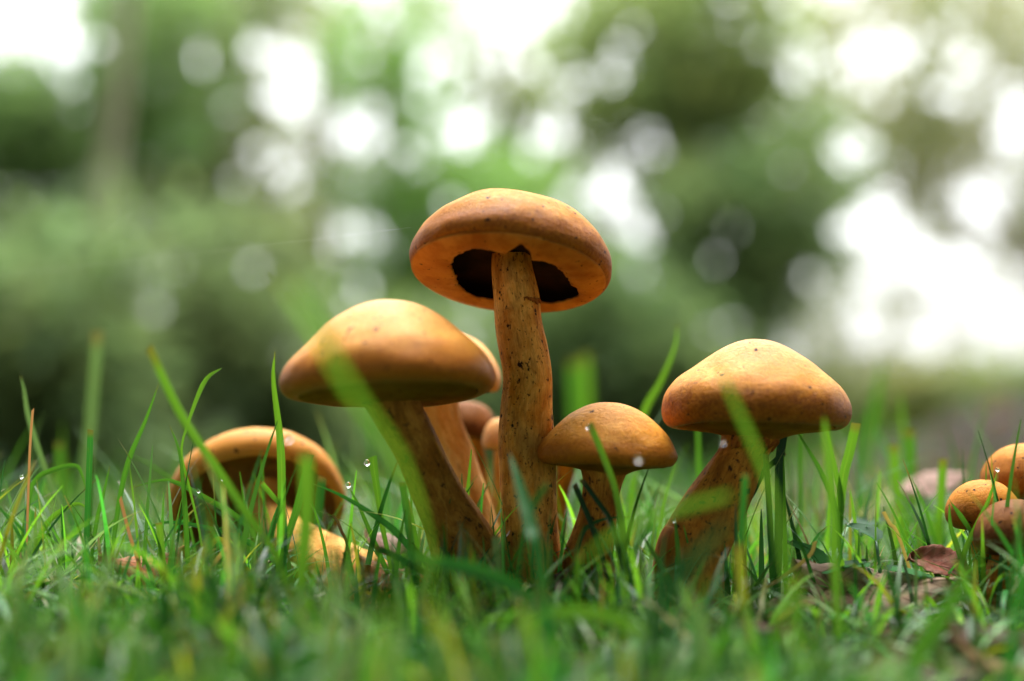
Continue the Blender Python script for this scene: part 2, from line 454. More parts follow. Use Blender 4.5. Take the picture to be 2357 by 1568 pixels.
# openings of the canopy where the white sky stands between the crowns (x, y, half width, half height on the measuring grid)
GAPS0 = [(165, 100, 85, 62), (120, 30, 45, 40), (600, 120, 52, 50), (700, 165, 42, 95), (640, 230, 40, 45), (800, 310, 42, 55), (735, 470, 38, 70),
        (760, 575, 42, 60), (850, 555, 22, 22), (1190, 50, 140, 90), (1225, 150, 50, 60), (1060, 300, 62, 60), (990, 130, 36, 36),
        (1255, 320, 40, 28), (1490, 315, 66, 38), (1420, 440, 40, 55), (2170, 610, 170, 95), (1980, 520, 60, 50), (2255, 470, 80, 60),
        (1990, 770, 45, 55), (2100, 780, 75, 40), (2290, 720, 70, 40), (1680, 750, 72, 32), (1843, 250, 9, 9), (1968, 340, 15, 15), (2090, 110, 40, 34),
        (1778, 450, 7, 7), (1338, 190, 11, 11), (1930, 160, 16, 16), (2230, 130, 22, 22), (2330, 200, 30, 26), (2330, 300, 26, 30), (590, 350, 10, 10), (580, 620, 9, 9),
        (840, 130, 9, 9), (1860, 640, 12, 12), (1545, 200, 7, 7), (2010, 640, 20, 20), (165, 505, 6, 6), (540, 420, 9, 9), (1300, 560, 8, 8), (1480, 520, 16, 30), (30, 10, 30, 25), (880, 20, 14, 14)]
GAPS = []
gq = random.Random(9)
for x, y, a, b in GAPS0:
    if a <= 20: GAPS.append((x, y, a * 1.5, b * 1.5)); continue
    GAPS.append((x, y, a * .34, b * .34))
    for k in range(int(3 + a * b / 1350)):        # an opening is a cluster of windows between sprays of leaves
        t, q = gq.uniform(0, 2 * math.pi), math.sqrt(gq.random()) * 1.02
        r0 = gq.uniform(9, 22)
        GAPS.append((x + a * q * math.cos(t), y + b * q * math.sin(t), r0, r0 * gq.uniform(.8, 1.3)))
gr = random.Random(5)
for k in range(210):                       # many small windows between the twigs
    gx, gy = (gr.uniform(-50, 2400), gr.uniform(-60, 860)) if k < 110 else (gr.uniform(1750, 2400), gr.uniform(-40, 560)) if k < 170 else (gr.uniform(820, 1500), gr.uniform(-20, 560))
    r_ = gr.uniform(6, 19)
    GAPS.append((gx, gy, r_, r_ * gr.uniform(.8, 1.3)))
GARR = np.array(GAPS)
DENS = .62
def leaf_in_gap(P):
    """which of the world points P stand in an opening"""
    rel = P - np.array([0, 0, CAM_Z])
    dep = rel[:, 1] * cp + rel[:, 2] * sp_
    x = 1178.5 + rel[:, 0] / dep * FPX
    y = 784 - (rel[:, 2] * cp - rel[:, 1] * sp_) / dep * FPX
    out = np.zeros(len(P), bool)
    for gx, gy, a, b in GARR:
        out |= ((x - gx) / a) ** 2 + ((y - gy) / b) ** 2 < 1
    return out
def in_gap(x, y, soft):
    for (gx, gy, a, b) in GAPS:
        q = ((x - gx) / (a + soft)) ** 2 + ((y - gy) / (b + soft)) ** 2
        if q < .6: return True
    return False

def tree(name, label, cat, trunk, crowns, d, dd, leaf, hue, per=46, spread_m=.13, bark='bark', group=None, seed=1, limbs=7, gaps=True, back=0.0):
    """trunk: [(x, y, radius m)...] on the measuring grid at depth d; crowns: (cx, cy, rx, ry, clumps)"""
    rnd = random.Random(seed)
    base = at(trunk[0][0], trunk[0][1], d); base.z = gz(base.x, base.y) - .03
    root = empty(name, base)
    tag(root, label, cat, group)
    clumps = []
    for (cx, cy, rx, ry, n) in crowns:
        k = 0
        tries = 0
        while k < n and tries < n * 12:
            tries += 1
            a = rnd.uniform(0, 2 * math.pi); r = math.sqrt(rnd.random())
            x = cx + rx * r * math.cos(a); y = cy + ry * r * math.sin(a)
            dep = d + back + rnd.uniform(-dd, dd)
            if gaps and in_gap(x, y, .35 * spread_m / dep * FPX): continue
            p = at(x, y, dep)
            if p.z < gz(p.x, p.y) + .03: continue
            clumps.append(p); k += 1
    tp = [at(x, y, d) - base for (x, y, r) in trunk]
    tp[0] = Vector((0, 0, -.02))
    parts = [tube(tp, [r for (_, _, r) in trunk], 10, 4 * len(tp))]
    rel = [p - base for p in clumps]
    picks = rnd.sample(range(len(rel)), min(limbs, len(rel)))
    for i in picks:                                   # limbs from the trunk out to leaf clumps
        q = rel[i]
        s = min(tp, key=lambda v: abs(v.z - q.z * .6))
        m = (s + q) * .5 + Vector((rnd.uniform(-.2, .2), rnd.uniform(-.2, .2), rnd.uniform(-.05, .15)))
        r0 = trunk[-1][2] * .55
        parts.append(tube([s, m, q], [r0, r0 * .5, r0 * .2], 6, 7))
    V, F = join(parts)
    mesh_obj('trunk', V, F, M[bark], root)
    cc = np.array([tuple(v) for v in rel])
    per = int(per * DENS); C = np.repeat(cc, per, 0)
    C = C + rng.normal(0, spread_m, C.shape) * np.array([1, 1, .8])
    n = len(C)
    cv = np.repeat(rng.normal(1, .22, len(cc)), per) * rng.normal(1, .16, n)
    keep = ~leaf_in_gap(C + np.array(tuple(base))) | (rng.random(n) < .06)
    hue = np.array(hue) * 2.0 + .058
    alt = hue * np.array([1.45, 1.08, .9])
    w = np.repeat(rng.uniform(0, 1, len(cc)), per)[:, None]
    col = np.clip((hue * (1 - w) + alt * w) * np.clip(cv, .5, 1.6)[:, None], .004, .5)
    sz = leaf * rng.uniform(.65, 1.3, n)
    V, F, cl = leaf_mesh(C[keep], sz[keep], col[keep])
    mesh_obj('crown', V, F, M['leafage'], root, col=cl, smooth=False)
    return root

G1 = 'trees behind the clearing'
tree('broadleaf_tree', 'leaning pale trunk with dark green leaves at the far left', 'tree', [(145, 1016, .085), (178, 860, .058), (205, 700, .052), (232, 520, .048), (258, 330, .045), (300, -60, .04), (330, -420, .03)],
     [(20, 480, 190, 260, 190), (60, 230, 240, 130, 90), (330, 130, 190, 220, 100)], 6.6, 1.1, .085, (.030, .085, .016), 46, .12, 'bark_pale', G1, 11, limbs=0, back=2.0)
tree('broadleaf_tree', 'olive leaved tree between the leaning trunk and the sky gaps', 'tree', [(470, 1005, .14), (455, 700, .11), (480, 400, .09), (500, 0, .07)],
     [(430, 330, 230, 240, 190), (480, 20, 230, 160, 110), (560, 560, 150, 160, 90)], 11, 1.4, .09, (.062, .098, .028), 46, .16, 'bark', G1, 12)
tree('broadleaf_tree', 'fresh green tree behind the tall mushroom cap', 'tree', [(930, 1003, .12), (940, 700, .1), (905, 400, .08), (870, 50, .06)],
     [(920, 480, 140, 240, 150), (1130, 470, 190, 110, 110), (880, 150, 110, 190, 80), (1010, 720, 260, 130, 150)], 12.5, 1.4, .085, (.045, .125, .018), 46, .17, 'bark', G1, 13)
tree('broadleaf_tree', 'broad yellow green crown high between two bright sky openings', 'tree', [(1560, 1004, .18), (1580, 700, .14), (1560, 350, .12), (1570, -50, .09), (1580, -400, .06)],
     [(1560, 90, 290, 190, 230), (1420, 200, 150, 130, 70), (1700, 330, 200, 170, 150)], 10, 1.3, .09, (.060, .105, .026), 46, .15, 'bark', G1, 14)
tree('broadleaf_tree', 'dark green bushy tree left of the large bright gap', 'tree', [(1720, 1004, .12), (1730, 800, .1), (1720, 560, .08), (1740, 300, .05)],
     [(1690, 560, 210, 190, 210), (1560, 740, 220, 150, 140), (1830, 420, 110, 190, 90), (1360, 690, 150, 130, 90)], 8.8, 1.0, .08, (.046, .098, .030), 46, .13, 'bark', G1, 15)
tree('broadleaf_tree', 'grey green loosely leaved tree at the upper right', 'tree', [(2560, 1000, .2), (2540, 700, .16), (2500, 350, .13), (2480, -50, .1)],
     [(2080, 200, 260, 220, 170), (2260, 330, 230, 240, 150), (1940, 330, 130, 150, 60), (2330, 60, 200, 160, 60)], 16, 2.0, .10, (.060, .085, .030), 34, .20, 'bark', G1, 16)
tree('broadleaf_tree', 'thin leaved tree beyond the large bright gap', 'tree', [(1830, 1003, .07), (1835, 860, .05), (1850, 640, .04), (1880, 420, .03)],
     [(1900, 700, 110, 170, 50), (2060, 560, 300, 240, 26), (2200, 870, 300, 60, 60)], 19, 2.0, .10, (.050, .080, .026), 34, .22, 'bark', G1, 17)
tree('broadleaf_tree', 'hazy grey green tree far behind the left sky gaps', 'tree', [(740, 1002, .2), (735, 700, .17), (745, 400, .14), (730, 0, .1)],
     [(730, 300, 210, 330, 260), (700, 700, 180, 180, 120)], 20, 2.0, .12, (.060, .085, .036), 34, .24, 'bark', G1, 31)
tree('broadleaf_tree', 'hazy green tree far behind the tallest cap', 'tree', [(1180, 1002, .22), (1170, 700, .18), (1190, 400, .14), (1180, 80, .1)],
     [(1180, 330, 280, 210, 280), (1080, 110, 210, 150, 150), (1330, 480, 170, 200, 140), (1380, 110, 190, 160, 150)], 21, 2.0, .12, (.060, .100, .034), 34, .25, 'bark', G1, 32)
tree('broadleaf_tree', 'far pale olive tree at the top right corner', 'tree', [(2600, 1002, .22), (2590, 700, .18), (2570, 300, .14), (2540, -50, .1)],
     [(2100, 120, 340, 200, 260), (2280, 420, 200, 160, 130), (1880, 120, 160, 220, 120), (2140, 640, 330, 240, 210)], 24, 2.5, .13, (.070, .090, .036), 34, .28, 'bark', G1, 33)
G2 = 'shrubs along the clearing edge'
tree('shrub', 'dark shrub behind the grass at the far left', 'shrub', [(60, 1018, .04), (70, 900, .03), (60, 760, .02)],
     [(60, 830, 270, 150, 200), (90, 640, 260, 130, 36), (-200, 700, 200, 250, 90), (80, 1010, 330, 70, 130)], 6.0, .8, .075, (.044, .094, .028), 46, .10, 'bark', G2, 21)
tree('shrub', 'deep green shrub behind the leaning mushroom cap', 'shrub', [(480, 1015, .04), (490, 900, .03), (470, 720, .02)],
     [(430, 820, 240, 150, 210), (430, 640, 250, 150, 40), (600, 880, 170, 110, 120), (500, 1010, 330, 60, 130)], 7.0, .8, .075, (.046, .090, .030), 46, .11, 'bark', G2, 22)
tree('shrub', 'mid green shrub seen between the left and tall mushrooms', 'shrub', [(820, 1010, .04), (830, 900, .03), (810, 780, .02)],
     [(790, 850, 200, 130, 180), (1000, 870, 200, 130, 170), (930, 1000, 330, 50, 120)], 8.5, .9, .08, (.042, .095, .024), 46, .13, 'bark', G2, 23)
tree('shrub', 'soft green shrub between the tall and right mushrooms', 'shrub', [(1400, 1012, .04), (1390, 920, .03), (1400, 800, .02)],
     [(1390, 810, 210, 200, 230), (1560, 900, 170, 100, 110), (1450, 1000, 300, 55, 120)], 7.6, .8, .08, (.040, .092, .026), 46, .12, 'bark', G2, 24)
tree('shrub', 'low olive shrub below the large bright gap', 'shrub', [(2080, 1012, .04), (2090, 970, .03), (2080, 920, .02)],
     [(1960, 945, 260, 60, 150), (2280, 930, 220, 70, 130), (1950, 1010, 320, 45, 120)], 8.0, .9, .08, (.055, .085, .022), 46, .10, 'bark', G2, 25)

# unseen woods added on the other three sides so light comes from above
def wood_tree(x, y, h, r, seed, label):
    rnd = random.Random(seed)
    root = empty('broadleaf_tree', (x, y, 0)); tag(root, label, 'tree', 'trees around the clearing')
    V, F = tube([(0, 0, -.05), (rnd.uniform(-.1, .1), rnd.uniform(-.1, .1), h * .5), (rnd.uniform(-.3, .3), rnd.uniform(-.3, .3), h * .95)], [.2, .14, .04], 8, 8)
    mesh_obj('trunk', V, F, M['bark'], root)
    n = 300
    cc = []
    while len(cc) < n:
        p = np.array([rnd.uniform(-1, 1), rnd.uniform(-1, 1), rnd.uniform(-1, 1)])
        if np.dot(p, p) < 1: cc.append(p * [r, r, h * .46] + [0, 0, h * .52])
    C = np.repeat(np.array(cc), 22, 0); C = C + rng.normal(0, .28, C.shape)
    col = np.array((.035, .080, .018)) * rng.uniform(.6, 1.5, len(C))[:, None]
    V, F, cl = leaf_mesh(C, .34 * rng.uniform(.7, 1.3, len(C)), col)
    mesh_obj('crown', V, F, M['leafage'], root, col=cl, smooth=False)
for k, (x, y, h, r, lb) in enumerate([(-5.6, 2.2, 9.5, 2.2, 'tree beside the clearing, out of view to the west'), (-5.0, -1.2, 9.5, 2.3, 'tree west of the camera, out of view'),
        (-3.6, -4.0, 9.5, 2.4, 'unseen tree standing diagonally behind the camera to the west'), (-.2, -5.0, 9.5, 2.5, 'unseen tree straight behind the camera'),
        (3.4, -4.2, 9.5, 2.4, 'unseen tree standing diagonally behind the camera to the east'), (5.0, -1.0, 9.5, 2.3, 'tree east of the camera, out of view'), (6.2, 2.4, 9.5, 2.2, 'tree beside the clearing, out of view to the east')]):
    wood_tree(x, y, h, r, 100 + k, lb)

# ------------------------------------------------------------------ mushrooms
def revolve(profile, n_ang, n_prof, wob, seed, ripple=0.0, close_top=True):
    """profile (r, z) from the inside out; returns vertices and quads round the local Z axis"""
    P = catmull(profile, n_prof)
    rmax = max(p[0] for p in P)
    V = []
    for (r, z) in P:
        r = max(r, 0.0)
        for k in range(n_ang):
            th = 2 * math.pi * k / n_ang
            c, s = math.cos(th), math.sin(th)
            q = r / rmax
            nz = mnoise.noise(Vector((c * 1.3 * q + seed, s * 1.3 * q + seed * .37, z / rmax * 1.5)))
            nz2 = mnoise.noise(Vector((c * 3.6 * q - seed, s * 3.6 * q, z / rmax * 4 + seed)))
            k1 = 1 + wob * q * (.75 * nz + .30 * nz2)
            V.append((r * k1 * c, r * k1 * s, z + wob * rmax * q * .45 * (nz2 * .5 + mnoise.noise(Vector((c * 1.1, s * 1.1, seed + 5.0)))) + (ripple * rmax * q * math.cos(k * math.pi) if ripple else 0)))
    return V, grid_faces(n_prof, n_ang, True)

def flip(F): return [tuple(reversed(f)) for f in F]

def axis_matrix(roll, back):
    ax = Vector((math.sin(R(roll)), math.sin(R(back)), 1.0 * math.cos(R(roll)) * math.cos(R(back)))).normalized()
    yv = (Vector((0, 1, 0)) - ax * ax.y).normalized()
    xv = yv.cross(ax)
    return Matrix((xv, yv, ax)).transposed().to_4x4()

def stem_mesh(pts, base, seed, n=56, m=80, wob=.075):
    """pts: [(world point, radius)...] top to bottom"""
    P = catmull([tuple(p) + (r,) for p, r in pts], m)
    V, UV = [], []
    L = 0.0
    for i in range(m):
        p = Vector(P[i][:3]); r = P[i][3]
        if i: L += (p - Vector(P[i - 1][:3])).length
        t = (Vector(P[min(i + 1, m - 1)][:3]) - Vector(P[max(i - 1, 0)][:3])).normalized()
        b = t.cross(Vector((1, 0, 0))).normalized(); a = b.cross(t).normalized()
        if b.y < 0: b = -b
        for k in range(n + 1):
            th = 2 * math.pi * k / n + math.pi / 2
            c, s = math.cos(th), math.sin(th)
            w = 1 + wob * mnoise.noise(Vector((c * 1.2, s * 1.2, L * 55 + seed))) + wob * .55 * mnoise.noise(Vector((c * 4, s * 4, L * 40 + seed))) + wob * .3 * mnoise.noise(Vector((c * 9, s * 9, L * 25)))
            V.append(tuple(p + (a * c + b * s) * r * w - base)); UV.append((k / n, L))
    F = grid_faces(m, n + 1)
    return V, F, UV

def mushroom(label, stem_pts, cap_c, prof, under, roll, back, cap_m, stem_m, gill_m, seed, wob=.05, group='orange mushrooms in the grass', scale_r=None):
    """stem_pts [(x, y, half width, d)...] top to bottom; cap_c (x, y, d): the centre of the rim plane; prof/under in grid pixels at depth d"""
    sp = [(at(x, y, d), px(w, d)) for (x, y, w, d) in stem_pts]
    base = sp[-1][0].copy(); base.z = gz(base.x, base.y)
    if sp[-1][0].z > base.z - .003:
        q = sp[-1][0] + (sp[-1][0] - sp[-2][0]).normalized() * .004; q.z = base.z - .006
        sp.append((q, sp[-1][1] * 1.02))
    root = empty('mushroom', base); tag(root, label, 'mushroom', group)
    V, F, UV = stem_mesh(sp, base, seed)
    st = mesh_obj('stem', V, F, M[stem_m], root, uv=UV)
    c = at(*cap_c); k = px(1, cap_c[2])
    rot = axis_matrix(roll, back)
    V, F = revolve([(r * k, z * k) for r, z in prof], 112, 64, wob, seed)
    cap = mesh_obj('cap', V, flip(F), M[cap_m], root, loc=c - base)
    cap.rotation_euler = rot.to_euler()
    gl = None
    if under:
        V, F = revolve([(r * k, z * k) for r, z in under], 224, 26, wob, seed, ripple=.009)
        gl = mesh_obj('gills', V, F, M[gill_m], cap)
    return root, st, cap, gl, base, k, rot

# the tall one, with its torn veil
TALL = dict(R=234, h=146)
Rr, hh = TALL['R'], TALL['h']
prof = [(0, hh), (.16 * Rr, .985 * hh), (.36 * Rr, .93 * hh), (.56 * Rr, .82 * hh), (.74 * Rr, .64 * hh), (.88 * Rr, .40 * hh), (.97 * Rr, .14 * hh), (1.0 * Rr, -.04 * hh), (.985 * Rr, -.16 * hh), (.95 * Rr, -.22 * hh), (.90 * Rr, -.23 * hh)]
under = [(.0, .06 * hh), (.3 * Rr, .07 * hh), (.6 * Rr, .04 * hh), (.85 * Rr, -.05 * hh), (.93 * Rr, -.13 * hh)]
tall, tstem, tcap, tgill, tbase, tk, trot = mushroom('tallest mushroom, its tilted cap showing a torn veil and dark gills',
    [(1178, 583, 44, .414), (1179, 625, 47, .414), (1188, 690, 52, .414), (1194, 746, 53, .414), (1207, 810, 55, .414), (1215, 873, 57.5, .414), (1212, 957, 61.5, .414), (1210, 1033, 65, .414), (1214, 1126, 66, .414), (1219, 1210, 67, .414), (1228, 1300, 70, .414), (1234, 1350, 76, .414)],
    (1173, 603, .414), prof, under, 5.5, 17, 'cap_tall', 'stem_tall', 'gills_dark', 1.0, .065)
# veil: a membrane from the rim to a ragged hole
HOLE = [(.74, .25), (.62, .0), (.56, -.2), (.37, -.48), (.22, -.5), (.19, -.68), (.11, -.80), (.02, -.70), (-.04, -.57), (-.22, -.62), (-.36, -.6), (-.50, -.42), (-.55, -.25), (-.50, .05), (-.47, .32), (-.34, .55), (-.1, .58), (.12, .55), (.28, .50), (.45, .54), (.62, .42)]
hx, hy = .05, -.03
pol = sorted((math.atan2(y - hy, x - hx), math.hypot(x - hx, y - hy)) for x, y in HOLE)
pa = [a for a, _ in pol]; pr = [r for _, r in pol]
pa = [pa[-1] - 2 * math.pi] + pa + [pa[0] + 2 * math.pi]; pr = [pr[-1]] + pr + [pr[0]]
def veil_mesh(k, n=220, m=14):
    V = []
    for i in range(m):
        t = i / (m - 1)
        for j in range(n):
            th = -math.pi + 2 * math.pi * j / n
            r0 = np.interp(th, pa, pr) * (1 + .035 * mnoise.noise(Vector((math.cos(th) * 9, math.sin(th) * 9, 2))) + .02 * mnoise.noise(Vector((math.cos(th) * 30, math.sin(th) * 30, 5))))
            a = Vector((hx + r0 * math.cos(th), hy + r0 * math.sin(th)))
            # the point where this ray leaves the rim circle
            dx, dy = math.cos(th), math.sin(th); b = hx * dx + hy * dy
            s = -b + math.sqrt(b * b - (hx * hx + hy * hy - .955 ** 2))
            e = Vector((hx + s * dx, hy + s * dy))
            p = a.lerp(e, t)
            q = p.length
            z = -.22 * hh - .16 * hh * (1 - q / .955) - .05 * hh * math.sin(math.pi * min(1, t)) + 2.2 * mnoise.noise(Vector((p.x * 3, p.y * 3, 3))) * (1 - t * .5)
            V.append((p.x * Rr * k, p.y * Rr * k, z * k))
    return V, grid_faces(m, n, True)
V, F = veil_mesh(tk)
veil = mesh_obj('veil', V, F, M['veil'], tcap)
tag(veil, 'torn orange veil with a ragged hole round the stem')
sm = veil.modifiers.new('thickness', 'SOLIDIFY'); sm.thickness = .0006; sm.offset = 0

def collar(root, base, spine, y0, mat, drop_px=16, rag=.6, grow=.10, seed=0, a0=0.0, a1=2 * math.pi, name='ring'):
    """ragged veil remnant hugging the stem below grid line y0; spine: the stem's [(x, y, half width, d)...]"""
    ysp = [q[1] for q in spine]
    def sec(y): return [float(np.interp(y, ysp, [q[i] for q in spine])) for i in (0, 2, 3)]
    n, m = 90, 6
    V = []
    for j in range(m):
        t = j / (m - 1)
        for i in range(n + 1):
            th = a0 + (a1 - a0) * i / n
            c, sn = math.cos(th), math.sin(th)
            e = 1 - rag + rag * (.5 + .5 * mnoise.noise(Vector((c * 5, sn * 5, seed))) + .55 * mnoise.noise(Vector((c * 17, sn * 17, seed + 3))))
            y = y0 + 3 * mnoise.noise(Vector((c * 2, sn * 2, seed + 7))) + drop_px * e * t
            x, hw, d = sec(y)
            p = at(x, y, d); r = px(hw, d) * (1.015 + grow * t * (.6 + .8 * mnoise.noise(Vector((c * 8, sn * 8, seed + 11)))))
            V.append(tuple(p + Vector((c * r, sn * r, 0)) - base))
    o = mesh_obj(name, V, grid_faces(m, n + 1), M[mat], root)
    sl = o.modifiers.new('thickness', 'SOLIDIFY'); sl.thickness = .0004
    return o
TSP = [(1188, 690, 52, .414), (1194, 746, 53, .414)]
collar(tall, tbase, TSP, 690, 'ring', 16, .9, .05, 2.0, -1.25, .75)

# front left, sharp-edged cone cap leaning over its stem
prof = [(0, 192), (38, 189), (80, 177), (125, 152), (165, 120), (203, 84), (232, 48), (246, 14), (244, -12), (226, -26), (205, -28)]
under = [(30, -44), (62, -38), (110, -33), (160, -30), (205, -27.5)]
mushroom('large smooth mushroom with a cone-shaped cap left of the tallest one',
    [(893, 900, 66, .392), (912, 940, 58, .393), (961, 1033, 55, .398), (1008, 1139, 59, .404), (1046, 1215, 71, .408), (1074, 1290, 82, .411)],
    (895, 882, .388), prof, under, -2.5, 6.5, 'cap_front', 'stem_front', 'veil_dark', 2.0, .06)

# right: brown-rimmed cone cap on a slanting stem with veil shreds
prof = [(0, 170), (34, 166), (72, 151), (112, 125), (150, 97), (184, 68), (208, 40), (218, 8), (214, -20), (199, -34), (180, -35)]
under = [(40, -72), (62, -58), (100, -46), (145, -39), (180, -34.5)]
rm = mushroom('mushroom with a brown-rimmed cone cap on a slanting stem, right of centre',
    [(1738, 960, 80, .412), (1724, 1000, 66, .412), (1706, 1050, 54, .412), (1678, 1105, 62, .411), (1640, 1170, 72, .411), (1606, 1240, 80, .410), (1590, 1290, 84, .409)],
    (1739, 950, .412), prof, under, 1.0, 3.0, 'cap_right', 'stem_dark', 'veil_dark', 3.0, .055)
RSP = [(1738, 960, 80, .412), (1724, 1000, 66, .412), (1706, 1050, 54, .412), (1678, 1105, 62, .411)]
collar(rm[0], rm[4], RSP, 1004, 'ring', 40, .9, .20, 5.0, -2.2, 1.0)

# the small one between them
prof = [(0, 120), (26, 118), (56, 109), (88, 91), (118, 66), (142, 40), (158, 14), (162, -6), (152, -22), (136, -26)]
under = [(34, -52), (54, -40), (80, -32), (110, -28), (136, -25.5)]
mushroom('small round-capped mushroom between the tallest one and the right one',
    [(1390, 1050, 70, .408), (1388, 1085, 53, .408), (1384, 1120, 44, .408), (1376, 1180, 44, .408), (1364, 1240, 50, .408), (1350, 1310, 56, .408)],
    (1399, 1046, .408), prof, under, 2.0, 1.0, 'cap_small', 'stem_dark', 'veil_dark', 4.0, .055)

# pale-stemmed one behind the front left mushroom
prof = [(0, 100), (30, 97), (64, 86), (95, 62), (118, 32), (127, 4), (122, -16), (104, -22)]
under = [(30, -40), (60, -30), (104, -21)]
mushroom('pale-stemmed mushroom mostly hidden behind the large smooth one',
    [(1005, 890, 46, .455), (1012, 932, 45, .455), (1030, 985, 39, .455), (1053, 1033, 35, .455), (1082, 1109, 31, .452), (1112, 1189, 27, .45), (1128, 1260, 28, .448)],
    (1028, 862, .455), prof, under, 10, 3, 'cap_lean', 'stem_pale', 'gills', 5.0, .03)
# small blurred ones further behind
prof_s = [(0, 62), (20, 60), (40, 50), (56, 30), (64, 6), (60, -12), (46, -18)]
under_s = [(12, -20), (30, -18), (46, -17.5)]
mushroom('blurred brown-capped mushroom behind the pale stem', [(1085, 990, 24, .49), (1100, 1080, 22, .49), (1118, 1180, 22, .488), (1128, 1260, 22, .486)],
    (1078, 985, .49), prof_s, under_s, 14, 0, 'cap_brown', 'stem_dark', 'gills', 6.0, .03)
prof_t = [(r * .62, z * .9) for r, z in prof_s]; under_t = [(r * .62, z * .9) for r, z in under_s]
mushroom('pinkish little mushroom half hidden by the tallest stem', [(1152, 1010, 16, .475), (1150, 1100, 15, .475), (1150, 1260, 16, .475)],
    (1153, 1018, .475), [(r * .68, z * .9) for r, z in prof_s], under_t, 0, 0, 'cap_lean', 'stem_pale', 'gills', 7.0, .03)
mushroom('blurred orange mushroom between the tallest and small stems', [(1302, 1050, 22, .475), (1300, 1095, 20, .475), (1291, 1150, 15, .475), (1287, 1250, 14, .475)],
    (1304, 1052, .475), [(r * .8, z * .7) for r, z in prof_s], [(r * .8, z * .7) for r, z in under_s], 0, 0, 'cap_young', 'stem_dark', 'gills', 8.0, .03)

# leaning one at the left: cap tipped away, underside to the camera
prof = [(0, 120), (50, 117), (105, 104), (150, 78), (182, 44), (200, 8), (201, -20), (190, -38), (176, -42)]
under = [(28, -10), (70, 2), (120, 0), (160, -26), (176, -41)]
mushroom('tipped-over mushroom at the left with its brown underside showing',
    [(600, 1120, 40, .475), (618, 1180, 44, .470), (655, 1225, 50, .458), (715, 1275, 60, .445), (800, 1325, 72, .432), (850, 1352, 76, .428)],
    (592, 1150, .482), prof, under, -8, 47, 'cap_lean', 'stem_yellow', 'gills_warm', 9.0, .03)

# cluster at the right edge
prof_y = [(0, 66), (28, 62), (53, 49), (73, 27), (84, 0), (82, -24), (66, -40), (44, -47)]
under_y = [(14, -45), (30, -46), (44, -46.5)]
GC = 'young mushrooms clustered at the right edge'
mushroom('round orange young mushroom, lowest left of the right edge cluster', [(2262, 1190, 34, .417), (2268, 1250, 32, .417), (2275, 1330, 32, .417)],
    (2262, 1170, .417), prof_y, under_y, -4, 0, 'cap_young', 'stem_dark', 'gills', 10.0, .04, GC)
mushroom('brown-capped young mushroom in front of the right edge cluster', [(2330, 1220, 44, .402), (2322, 1280, 40, .402), (2312, 1340, 44, .402)],
    (2333, 1222, .402), [(r * 1.08, z * 1.1) for r, z in prof_y], [(r * 1.08, z * 1.1) for r, z in under_y], -6, 4, 'cap_brown', 'stem_dark', 'gills', 11.0, .04, GC)
mushroom('orange mushroom behind the others at the right edge, cap peeling', [(2362, 1120, 40, .436), (2350, 1200, 34, .436), (2330, 1300, 34, .434)],
    (2364, 1096, .436), [(r * 1.22, z * 1.15) for r, z in prof_y], [(r * 1.22, z * 1.15) for r, z in under_y], 0, 0, 'cap_young', 'stem_dark', 'gills', 12.0, .04, GC)

# ------------------------------------------------------------------ single grass blades one can pick out
def blade_mesh(P, width, side, tip='point', fold=.35, n=26, twist=0.0, base_w=.7):
    """P: spine root to tip (world). Folded ribbon with three vertices across."""
    S = catmull([tuple(p) for p in P], n)
    V, UV = [], []
    L = 0
    for i in range(n):
        p = Vector(S[i]); t = i / (n - 1)
        if i: L += (p - Vector(S[i - 1])).length
        tan = (Vector(S[min(i + 1, n - 1)]) - Vector(S[max(i - 1, 0)])).normalized()
        view = Vector((math.sin(side), -math.cos(side), .15))
        a = tan.cross(view).normalized(); nb = a.cross(tan).normalized()
        if twist:
            q = Matrix.Rotation(twist * (t - .3), 3, tan); a = q @ a; nb = q @ nb
        if tip == 'point': w = width * min(1, base_w + (1 - base_w) * t / .35) * (max(0.0, 1 - max(0, t - .55) / .45)) ** .75
        elif tip == 'paddle': w = width * (.45 + .55 * max(0, (t - .62) / .2) if t < .82 else 1.0 * (max(0, (1 - t) / .18)) ** .6)
        elif tip == 'wide': w = width * (.35 + .65 * t ** 1.2)
        else: w = width * min(1, base_w + (1 - base_w) * t / .4)
        w = max(w, width * .03)
        jag = random.uniform(-.0006, .0006) if (tip in ('cut', 'wide') and i == n - 1) else 0
        V += [tuple(p - a * w * .5 + nb * w * fold * .5 + tan * jag), tuple(p), tuple(p + a * w * .5 + nb * w * fold * .5 - tan * jag)]
        UV += [(0, L), (.5, L), (1, L)]
    return V, grid_faces(n, 3), UV

